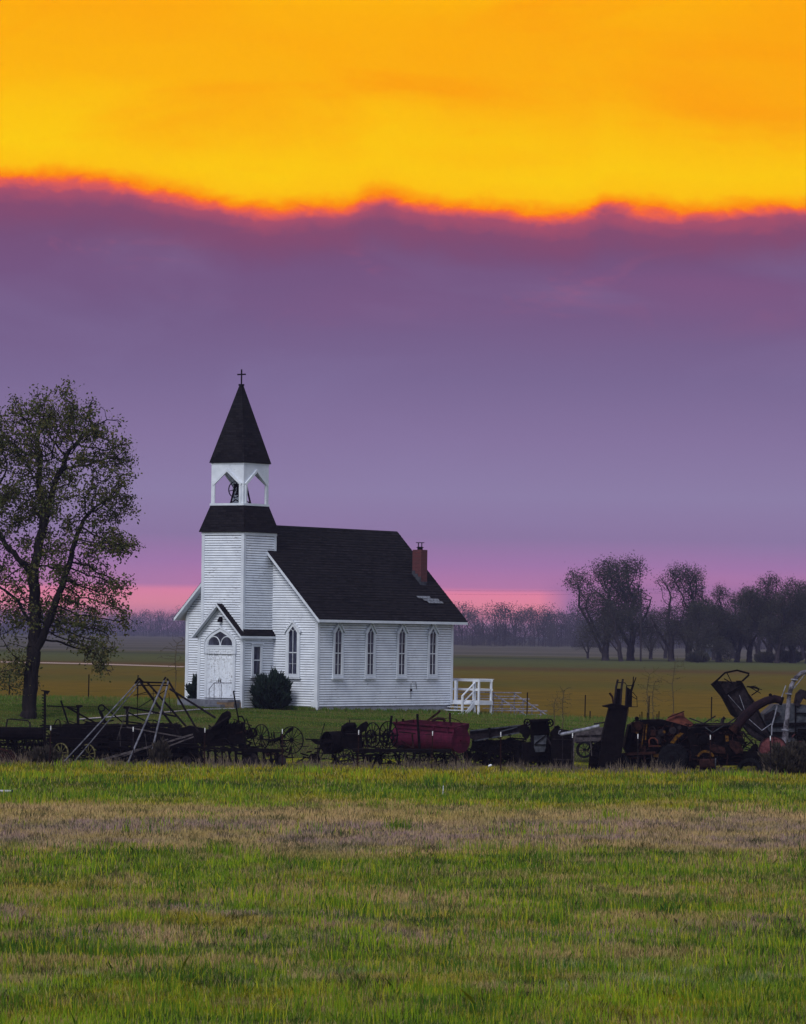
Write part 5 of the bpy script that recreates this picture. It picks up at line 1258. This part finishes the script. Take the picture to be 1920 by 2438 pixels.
# 17 feeder conveyor
m = Mc('feeder_conveyor', 'dark sloping slatted conveyor lying to the right of the maroon spreader', 'conveyor', 1180, 159)
m.plate([(1119, 1741), (1238, 1727), (1243, 1733), (1238, 1744), (1195, 1754), (1130, 1764), (1120, 1758)], .9); m.part('trough', IRON2)
m.beam(1120, 1740, 1240, 1727, 3, .1, -.08); m.beam(1130, 1764, 1240, 1744, 3, .1, -.08); m.beam(1192, 1742, 1232, 1731, 3, .05, -.1); m.part('side_rail', GREYM)
m.beam(1165, 1732, 1167, 1756, 6, .1, -.2); m.beam(1110, 1732, 1128, 1738, 1, .03); m.part('upright', IRON)
m.box(1125, 1764, 1250, 1790, 1.0, .2); m.tangle(1110, 1752, 1255, 1826, 90, 3.5, 1.0, 45); m.gears(1120, 1765, 1250, 1815, 10, 12); m.part('lower_works', IRON); m.wheel(1150, 1806, 22, 20, 0); m.wheel(1225, 1806, 22, 20, .2)
# 18 thresher
m = Mc('thresher', 'black threshing machine with two belt pulleys on top and a grey chute panel', 'threshing machine', 1285, 157.5)
m.plate([(1266, 1716), (1306, 1716), (1310, 1740), (1306, 1800), (1268, 1800), (1264, 1738)], 1.0); m.beam(1262, 1716, 1308, 1714, 5, 1.1); m.part('body', IRON)
m.mb.tube([m.p(1270, 1716, .2), m.p(1300, 1717, .2)], 4 / m.k, 10); m.part('cylinder', IRON2)
m.plate([(1272, 1752), (1302, 1750), (1300, 1778), (1297, 1790), (1275, 1791), (1272, 1778)], .10, -.16); m.part('grey_panel', GREYM); m.beam(1274, 1771, 1300, 1750, 2, .04, -.2); m.beam(1272, 1773, 1301, 1773, 2, .04, -.2); m.beam(1270, 1746, 1302, 1745, 2, .04, -.1); m.part('panel_brace', IRON)
m.wheel(1256, 1720, 9, 25, -.1, 5, IRON, .04, .08); m.wheel(1309, 1721, 10, 25, -.2, 5, IRON, .04, .08)
m.plate([(1240, 1728), (1258, 1722), (1266, 1745), (1258, 1760), (1238, 1745)], .3, .3); m.part('shaker', IRON); m.plate([(1257, 1722), (1262, 1722), (1263, 1729), (1257, 1730)], .05, .1); m.part('tin_scrap', GALV)
m.tube([(1303, 1756, -.3), (1309, 1768, -.3), (1320, 1786, -.3)], 2.6, 8); m.part('chute', IRON2); m.box(1245, 1770, 1330, 1815, .9, .2); m.tangle(1240, 1760, 1330, 1828, 50, 4, .9, 40); m.part('lower_frame', IRON)
# 19 hopper box
m = Mc('hopper_box', 'plain black upright hopper box between the threshing machine and the grey pipe', 'hopper', 1342, 157)
m.plate([(1312, 1745), (1326, 1730), (1335, 1736), (1364, 1742), (1368, 1800), (1362, 1832), (1316, 1830)], 1.0); m.part('body', IRON); m.plate([(1320, 1731), (1330, 1727), (1336, 1733), (1325, 1737)], .5); m.part('lid', IRON)
m.beam(1316, 1760, 1366, 1762, 2, .05, -.05); m.beam(1318, 1808, 1364, 1810, 3, .05, -.05); m.beam(1340, 1738, 1340, 1830, 2, .04, -.05); m.part('bands', IRON2)
# 20 grey auger pipe
m = Mc('auger_pipe', 'grey auger pipe slanting up from the black hopper towards the tall dark elevator', 'auger', 1380, 155.5)
m.tube([(1335, 1749), (1392, 1737), (1428, 1728)], 4, 9); m.part('tube', GALV); m.tube([(1336, 1750), (1331, 1747), (1332, 1741), (1336, 1740)], 1.3, 5); m.part('hook', GALV); m.beam(1368, 1745, 1366, 1830, 2.2, .05, .1); m.beam(1405, 1735, 1410, 1800, 2, .05, .2); m.part('prop', WOODD)
# 21 canvas sided wagon behind
m = Mc('box_wagon', 'grey sided farm wagon standing behind the slanting auger pipe', 'wagon', 1405, 163)
m.plate([(1368, 1737), (1445, 1733), (1445, 1765), (1368, 1768)], 1.4); m.part('side', WOODD); m.beam(1372, 1752, 1440, 1750, 1.5, .05, -.04); m.beam(1372, 1768, 1445, 1766, 4, .2, -.1); m.beam(1415, 1724, 1440, 1720, 3, .2); m.part('frame', IRON2); m.wheel(1392, 1785, 20, 15, -.2, 8, RUBBER, .09, .15); m.wheel(1436, 1785, 20, 15, .9, 8, RUBBER, .09, .15)

# 22 tall elevator
m = Mc('grain_elevator_leg', 'tall dark upright elevator box with open frame and ladder cage on top', 'elevator', 1470, 156)
m.plate([(1452, 1685), (1497, 1684), (1488, 1745), (1480, 1800), (1484, 1832), (1422, 1832), (1430, 1790), (1437, 1745)], 1.0); m.part('body', IRON)
m.plate([(1404, 1832), (1408, 1790), (1418, 1772), (1440, 1760), (1440, 1832)], .6, .5); m.tangle(1400, 1765, 1440, 1832, 24, 5, .4, 30); m.part('boot', IRON)
m.plate([(1436, 1681), (1462, 1675), (1498, 1682), (1497, 1686), (1452, 1686), (1437, 1683)], 1.0, -.1); m.part('cap', IRON)
m.tube([(1463, 1682), (1468, 1635), (1472, 1618)], 2.6, 7); m.tube([(1478, 1682), (1481, 1635), (1484, 1617)], 2.6, 7); m.tube([(1472, 1625), (1489, 1626), (1493, 1632), (1490, 1682)], 1.2, 6); m.part('top_frame', IRON2)
m.plate([(1470, 1640), (1479, 1640), (1477, 1682), (1466, 1682)], .2, .3); m.plate([(1493, 1635), (1507, 1645), (1506, 1684), (1490, 1684)], .4, .2); m.part('head_box', IRON)
m.beam(1499, 1660, 1509, 1628, 5, .12); m.beam(1508, 1630, 1509, 1611, 2.4, .06); m.beam(1509, 1630, 1515, 1613, 2.4, .06); m.beam(1494, 1633, 1508, 1632, 2, .06); m.part('fork', IRON)
m.tube([(1507, 1648), (1517, 1660), (1518, 1683), (1500, 1683)], 1.2, 6); m.tube([(1505, 1658), (1517, 1665)], .9, 5); m.part('ladder_cage', IRON); m.tube([(1461, 1677), (1459, 1660), (1452, 1650)], [1.5, 2.5, 3], 6); m.part('spout_arm', RUST)
m.tube([(1498, 1686), (1493, 1718)], .6, 4); m.tube([(1495, 1686), (1490, 1718)], .6, 4); m.part('chain', IRON); m.tangle(1405, 1790, 1485, 1830, 20, 4, .3, 40); m.part('base_scrap', IRON)
m.beam(1445, 1822, 1475, 1836, 2, .06, -.6); m.part('stick', WOODD)

# 23 combine harvester
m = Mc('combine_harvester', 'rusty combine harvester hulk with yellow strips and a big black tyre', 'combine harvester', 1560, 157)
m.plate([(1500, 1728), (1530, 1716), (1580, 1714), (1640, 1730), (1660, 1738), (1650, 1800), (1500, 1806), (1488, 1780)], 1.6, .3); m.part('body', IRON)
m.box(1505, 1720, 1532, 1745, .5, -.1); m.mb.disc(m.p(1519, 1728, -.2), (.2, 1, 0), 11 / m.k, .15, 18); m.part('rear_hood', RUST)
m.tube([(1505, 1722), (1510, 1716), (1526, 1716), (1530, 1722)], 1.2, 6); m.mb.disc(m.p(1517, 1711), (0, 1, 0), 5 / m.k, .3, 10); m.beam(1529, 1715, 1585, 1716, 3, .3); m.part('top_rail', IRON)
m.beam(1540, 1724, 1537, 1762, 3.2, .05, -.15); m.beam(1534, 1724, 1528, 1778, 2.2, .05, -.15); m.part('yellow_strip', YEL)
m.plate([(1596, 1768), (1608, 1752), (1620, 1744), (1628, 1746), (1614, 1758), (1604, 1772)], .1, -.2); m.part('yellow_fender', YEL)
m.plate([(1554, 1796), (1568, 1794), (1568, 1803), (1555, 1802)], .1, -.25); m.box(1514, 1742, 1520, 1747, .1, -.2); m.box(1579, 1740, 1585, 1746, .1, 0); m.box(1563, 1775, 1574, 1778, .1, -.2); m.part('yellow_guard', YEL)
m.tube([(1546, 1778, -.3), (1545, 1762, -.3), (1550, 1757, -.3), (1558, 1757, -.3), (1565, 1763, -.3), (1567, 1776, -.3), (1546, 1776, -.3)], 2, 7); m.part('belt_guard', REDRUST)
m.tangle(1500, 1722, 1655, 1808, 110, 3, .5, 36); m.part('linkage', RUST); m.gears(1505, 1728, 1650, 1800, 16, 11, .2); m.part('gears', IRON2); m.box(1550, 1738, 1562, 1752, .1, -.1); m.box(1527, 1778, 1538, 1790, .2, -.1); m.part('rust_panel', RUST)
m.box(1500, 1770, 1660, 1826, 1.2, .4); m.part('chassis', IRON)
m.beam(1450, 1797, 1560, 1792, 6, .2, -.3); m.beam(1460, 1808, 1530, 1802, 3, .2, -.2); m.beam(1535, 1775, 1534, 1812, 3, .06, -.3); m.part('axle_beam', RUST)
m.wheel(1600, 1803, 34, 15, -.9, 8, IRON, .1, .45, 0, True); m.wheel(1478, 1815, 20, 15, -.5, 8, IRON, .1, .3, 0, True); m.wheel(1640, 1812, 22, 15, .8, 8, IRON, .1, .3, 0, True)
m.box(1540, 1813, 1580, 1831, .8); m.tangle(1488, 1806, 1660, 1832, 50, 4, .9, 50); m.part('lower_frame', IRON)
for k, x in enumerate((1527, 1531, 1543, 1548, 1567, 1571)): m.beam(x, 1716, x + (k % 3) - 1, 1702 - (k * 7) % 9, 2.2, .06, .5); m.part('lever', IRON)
# 24 rusty funnel
m = Mc('rusty_funnel', 'reddish rusty sheet funnel lying on top of the combine harvester', 'funnel', 1620, 157.6)
a0, a1 = m.p(1632, 1697, .4), m.p(1630, 1735, .4)
V_, n_ = [], 16
mb = m.mb; k0 = 0
for (cx_, cy_, rx_, ry_) in ((1618, 1699, 14, 3), (1612, 1711, 22, 5), (1617, 1722, 36, 6), (1622, 1734, 44, 7)):
    for k in range(n_):
        th = 2 * math.pi * k / n_; mb.v.append(m.p(cx_ + rx_ * math.cos(th), cy_ + (0) - .14 * rx_ * math.cos(th) * (1 if cy_ < 1712 else 0), .7 + rx_ / m.k * .8 * math.sin(th)))
for i in range(3):
    for k in range(n_): mb.f.append((i * n_ + k, i * n_ + (k + 1) % n_, (i + 1) * n_ + (k + 1) % n_, (i + 1) * n_ + k)); mb.m.append(0)
mb.f.append(tuple(range(n_))); mb.m.append(0)
m.part('cone', REDRUST, smooth=True); m.beam(1592, 1709, 1631, 1694, 2.4, .1, .3); m.beam(1600, 1733, 1660, 1730, 2, .08, -.2); m.part('rim', RUST)
# 25 baler
m = Mc('old_baler', 'low dark baler with two yellow edged arches between the combine and the tilted header', 'baler', 1690, 156.5)
m.plate([(1640, 1738), (1665, 1724), (1700, 1728), (1745, 1726), (1765, 1745), (1770, 1792), (1742, 1802), (1650, 1806)], 1.4, .2); m.part('body', IRON)
m.beam(1642, 1710, 1680, 1724, 3, .1); m.beam(1660, 1724, 1760, 1722, 3, .15); m.beam(1640, 1733, 1750, 1727, 2, .1); m.beam(1652, 1740, 1706, 1705, 3, .1, .3); m.tube([(1702, 1718), (1708, 1715), (1714, 1718)], 1.2, 5); m.tube([(1719, 1725), (1722, 1713), (1727, 1709)], [4, 4.5, 5], 8); m.beam(1735, 1722, 1755, 1708, 3, .1); m.part('top_bars', IRON2)
m.beam(1680, 1732, 1697, 1744, 2, .04, -.1); m.beam(1697, 1744, 1724, 1727, 2, .04, -.1); m.part('v_brace', GREYM)
m.mb.ring(m.p(1680, 1808, -.2), (.1, 1, 0), 22 / m.k, .09, .1, 20, 0, math.radians(20), math.radians(160)); m.plate([(1727, 1750), (1735, 1752), (1736, 1765), (1729, 1766)], .05, -.05); m.part('yellow_arch', YEL)
m.plate([(1688, 1778), (1700, 1772), (1726, 1780), (1728, 1795), (1700, 1792)], .1, -.1); m.plate([(1737, 1762), (1762, 1768), (1770, 1790), (1752, 1796), (1738, 1778)], .2, -.2); m.part('rust_shield', RUST)
m.tangle(1645, 1730, 1770, 1828, 110, 3, .5, 36); m.part('linkage', RUST); m.gears(1650, 1740, 1765, 1815, 12, 11, .2); m.part('gears', IRON); m.box(1650, 1790, 1830, 1824, .8, .3); m.part('lower_frame', IRON)
m = Mc('rusty_barrel', 'rusty open barrel lying in the weeds at the foot of the baler', 'barrel', 1684, 153.8)
m.mb.tube([m.p(1668, 1820), m.p(1704, 1819, -.15)], 13 / m.k, 18, False); m.mb.disc(m.p(1669, 1820), (1, -.1, 0), 12.8 / m.k, .02, 18); m.part('shell', RUST); m.mb.ring(m.p(1704, 1819, -.15), (1, -.1, 0), 14 / m.k, .03, .04, 20); m.part('rim', GREYM)
# 26 tilted header
m = Mc('tilted_header', 'large dark harvester header tipped up on end with an open hexagonal loop on top', 'harvester header', 1775, 158)
m.plate([(1711, 1622), (1768, 1624), (1776, 1640), (1800, 1672), (1822, 1720), (1838, 1758), (1812, 1765), (1790, 1752), (1754, 1708), (1722, 1660)], .9, .2); m.part('back_panel', IRON2)
m.plate([(1697, 1630), (1710, 1620), (1756, 1700), (1754, 1710), (1745, 1703), (1722, 1660)], 1.0); m.part('side_panel', IRON)
for x1, y1, x2, y2 in ((1716, 1630, 1768, 1728), (1730, 1655, 1753, 1641), (1753, 1641, 1768, 1633), (1752, 1704, 1838, 1762), (1768, 1625, 1838, 1755)): m.beam(x1, y1, x2, y2, 3, .06, .12)
m.part('edge_rail', IRON)
m.beam(1762, 1655, 1774, 1690, 1.2, .03, .1); m.beam(1735, 1655, 1768, 1692, .8, .03, .1); m.beam(1784, 1712, 1816, 1740, 1.4, .04, .05); m.part('bright_rod', GALV)
m.tube([(1697, 1630), (1711, 1617), (1727, 1602), (1756, 1596), (1785, 1604), (1784, 1607), (1768, 1622)], 2.2, 8); m.tube([(1732, 1603), (1744, 1627)], 1.2, 6); m.tube([(1725, 1616), (1747, 1629)], 1.4, 6); m.tube([(1718, 1628), (1723, 1622)], 1.6, 6); m.part('loop_frame', IRON)
m.box(1755, 1621, 1768, 1632, .3, .1)
for k in range(7): m.beam(1778 + k * 1.5, 1636 - k % 3, 1800 + (k * 5) % 18, 1633 + k * 3, 1.8, .04, .1 * (k % 3))
m.beam(1790, 1656, 1808, 1643, 2.5, .05); m.beam(1808, 1643, 1798, 1636, 2.5, .05); m.part('bent_fingers', IRON)
for k in range(12): m.beam(1760 + k * 3, 1735 + k * 3, 1786 + k * 4, 1762 + k * 5, 1.6, .04, .05 * (k % 4) - .1)
m.tangle(1755, 1740, 1840, 1825, 60, 2.5, .8, 40); m.part('broken_slats', PURP)
# 27 curved duct
m = Mc('curved_duct', 'thick curved purple brown duct arching in front of the tilted header', 'duct', 1800, 156.6)
m.tube([(1748, 1738), (1762, 1720), (1780, 1700), (1800, 1682), (1825, 1669), (1845, 1664), (1862, 1668)], [12, 12, 11.5, 11, 10, 10, 9], 14); m.part('pipe', PURP, smooth=False)
m.tube([(1745, 1742), (1756, 1728)], 13.5, 14); m.part('rusty_collar', RUST); m.mb.disc(m.p(1862, 1669), (1, 0, -.3), 10.5 / m.k, .10, 14); m.mb.disc(m.p(1835, 1655), (0, 1, 0), 4 / m.k, .12, 10); m.part('end_flange', IRON)
# 28 pale auger spout
m = Mc('pale_spout', 'pale weathered bent pipe spout standing like a bare trunk near the right edge', 'spout', 1870, 155.2)
m.tube([(1866, 1800), (1870, 1755), (1876, 1700), (1880, 1655), (1886, 1632), (1895, 1615), (1910, 1602), (1940, 1594)], [8, 7.5, 5.5, 5, 6, 5.5, 5, 4.5], 12); m.part('pipe', PALE)
for x, y, r_ in ((1879, 1652, 8.6), (1871, 1738, 9.2), (1893, 1618, 9)): m.mb.disc(m.p(x, y), (.1, 0, 1), r_ / m.k, .05, 14); m.part('clamp', GALV)
m.tube([(1890, 1640), (1905, 1622), (1925, 1595)], 1.4, 6); m.tube([(1862, 1660), (1872, 1632)], 1.3, 6); m.part('stay_rod', GALV)
m.plate([(1858, 1760), (1874, 1758), (1872, 1800), (1856, 1800)], .2, .1); m.part('pink_base', PINKR)
m.tube([(1853, 1680, .2), (1846, 1708, .2), (1840, 1728, .2), (1839, 1752, .2)], [1.8, 1.6, 2, 1.4], 6); m.tube([(1838, 1724, .2), (1815, 1740, .1)], 1, 5); m.part('side_prop', GALV)
# 29 grey machine at right edge
m = Mc('grey_grain_cart', 'grey dented sheet metal harvester body at the right edge behind the pale spout', 'harvester', 1880, 160)
m.plate([(1820, 1700), (1845, 1678), (1900, 1676), (1990, 1690), (1990, 1765), (1835, 1768), (1820, 1740)], 1.8); m.part('body', GREYM)
m.plate([(1832, 1722), (1920, 1720), (1920, 1728), (1832, 1730)], .06, -.1); m.beam(1894, 1680, 1894, 1760, 3, .06, -.1); m.beam(1896, 1698, 1960, 1700, 3, .06, -.08); m.beam(1825, 1745, 1990, 1748, 6, .1, -.1); m.part('seam', IRON)
m.plate([(1892, 1678), (1897, 1652), (1908, 1641), (1920, 1645), (1945, 1668), (1930, 1672), (1914, 1662), (1902, 1682)], .5, -.1); m.part('elbow_pipe', IRON2)
m.plate([(1820, 1702), (1842, 1690), (1858, 1698), (1855, 1705), (1820, 1718)], .1, -.2); m.part('dented_flap', IRON2); m.box(1900, 1735, 1990, 1758, .5, -.15); m.part('dark_opening', IRON); m.beam(1895, 1765, 1990, 1763, 2, .05, -.4); m.plate([(1885, 1752), (1892, 1747), (1889, 1752), (1885, 1757)], .05, -.3); m.part('bright_edge', PINKR)
m.box(1830, 1764, 1990, 1812, 1.2, .2); m.tangle(1830, 1770, 1960, 1826, 40, 4, .9, 50); m.part('lower_frame', IRON); m.wheel(1930, 1800, 28, 15, -.3, 8, IRON, .1, .4, 0, True)
# 30 faded red drum and tyre
m = Mc('faded_red_drum', 'faded pinkish red half drum leaning low beside the pale spout', 'drum', 1840, 155)
m.mb.disc(m.p(1840, 1785), (.15, 1, 0), 33 / m.k, .35, 26); m.part('drum', PINKR); m.mb.ring(m.p(1840, 1785, -.2), (.15, 1, 0), 34 / m.k, .03, .06, 26); m.beam(1841, 1752, 1841, 1832, 1.5, .03, -.3); m.part('rim', IRON2)
m = Mc('loose_tyre', 'worn black tyre half sunk in the weeds under the tilted header', 'tyre', 1790, 154)
m.mb.ring(m.p(1786, 1835), (.35, 1, 0), 30 / m.k, .13, .22, 28); m.part('tread', RUBBER); m.mb.ring(m.p(1786, 1835), (.35, 1, 0), 21 / m.k, .03, .12, 24); m.part('rim', IRON)
# 31 weeds at right
bush('weed_clump', 'dark dry weed clump at the bottom right end of the junk row', ground(1888, 153), 1.15, 1.05, WEED, 7000, .22, 9, None, 1.6, 'weeds', False)
bush('weed_clump', 'dark weed clump between the silver legs of the stacker frame', ground(385, 153.6), .42, .8, WEED, 2000, .2, 12, None, 1.8, 'weeds', False)
bush('weed_clump', 'low dark weeds at the foot of the upright cutter bar', ground(110, 153.2), .6, .5, WEED, 2600, .2, 13, None, 1.8, 'weeds', False)
mb = MB(); g = G(1055, 1892); tk = thing('marker_stake', 'thin white stake standing alone in the meadow grass before the junk row', 'stake', g)
mb.beam(g, g + Vector((.01, 0, .30)), .022, .022, up=(0, 1, 0)); part('shaft', mb, WHITEM, tk); mb = MB(); mb.beam(g + Vector((.01, 0, .30)), g + Vector((.012, 0, .46)), .012, .012, up=(0, 1, 0)); part('wire', mb, GREYM, tk)
g = G(10, 1891); mb = MB(); tk = thing('pale_pipe', 'pale pipe lying in the grass at the left edge of the meadow', 'pipe', g); mb.tube([g + Vector((-1.2, 0, .10)), g + Vector((.25, .1, .09))], .045, 10); part('tube', mb, PATHM, tk); mb = MB(); mb.tube([g + Vector((.22, .097, .09)), g + Vector((.30, .103, .09))], .055, 10); part('collar', mb, GREYM, tk)
# litter
m = Mc('litter_bag', 'small crumpled white plastic bag caught in the weeds below the conveyor', 'bag', 1167, 153.2, None)
rr = random.Random(3); c = m.p(1167, 1823)
k0 = 0; vs = []
for i in range(26): a = i * 2.4; z = 1 - 2 * (i + .5) / 26; r_ = math.sqrt(1 - z * z) * rr.uniform(.5, 1.1); vs.append(c + Vector((.09 * r_ * math.cos(a) + .03 * z, .06 * r_ * math.sin(a), .055 * z * rr.uniform(.7, 1.3))))
import bmesh
bm = bmesh.new(); [bm.verts.new(v) for v in vs]; bmesh.ops.convex_hull(bm, input=bm.verts[:]); bm.faces.ensure_lookup_table(); bm.verts.index_update()
m.mb.add([v.co.copy() for v in bm.verts], [tuple(v.index for v in f.verts) for f in bm.faces]); bm.free(); m.part('sheet', WHITEM)

# loose scrap between the machines
def scrap(x0, x1, top, Y, n, seed, label):
    m = Mc.__new__(Mc); m.Y = Y; m.k = F / Y; m.mb = MB(); m.r = random.Random(seed); m.t = None
    for i in range(n):
        xa = m.r.uniform(x0, x1 - 20); m.tangle(xa, top + m.r.uniform(0, 30), min(xa + 60, x1), 1822, 1, 4, 1.2, 60)
    m.gears(x0, top + 15, x1, 1815, n // 8, 13)
    o = part('scrap_iron', m.mb, [RUST if seed % 2 else IRON], None); props(o, label, 'scrap', None, 'stuff')
scrap(-40, 470, 1730, 160.5, 520, 2, 'tangle of rusty rods and bars lying among the machines left of the church door')
scrap(1110, 1345, 1750, 158.5, 260, 4, 'tangle of dark bars under the conveyor and threshing machine')
scrap(1490, 1960, 1750, 156.8, 300, 4, 'tangle of rusty rods under the combine and baler at the right')

scrap(600, 1130, 1765, 158.6, 150, 6, 'loose dark rods in the weeds between the dump rake and the maroon spreader')
# ------------------------------------------------------------------ haze
def volm():
    m = bpy.data.materials.new('evening_haze'); m.use_nodes = True; t = NT(m.node_tree); t.N.remove(t.N['Principled BSDF'])
    v = t.n('ShaderNodeVolumePrincipled'); v.inputs['Color'].default_value = (.36, .35, .62, 1); v.inputs['Density'].default_value = HAZE; v.inputs['Anisotropy'].default_value = 0
    t.L.new(v.outputs[0], t.N['Material Output'].inputs['Volume']); return m
HAZE = .00016
mb = MB(); mb.box(-2700, -15, -2.4, 2700, 9100, 25)
o = part('haze', mb, volm(), None); o['kind'] = 'stuff'; o['label'] = 'thin blue evening haze over the fields'; o['category'] = 'haze'
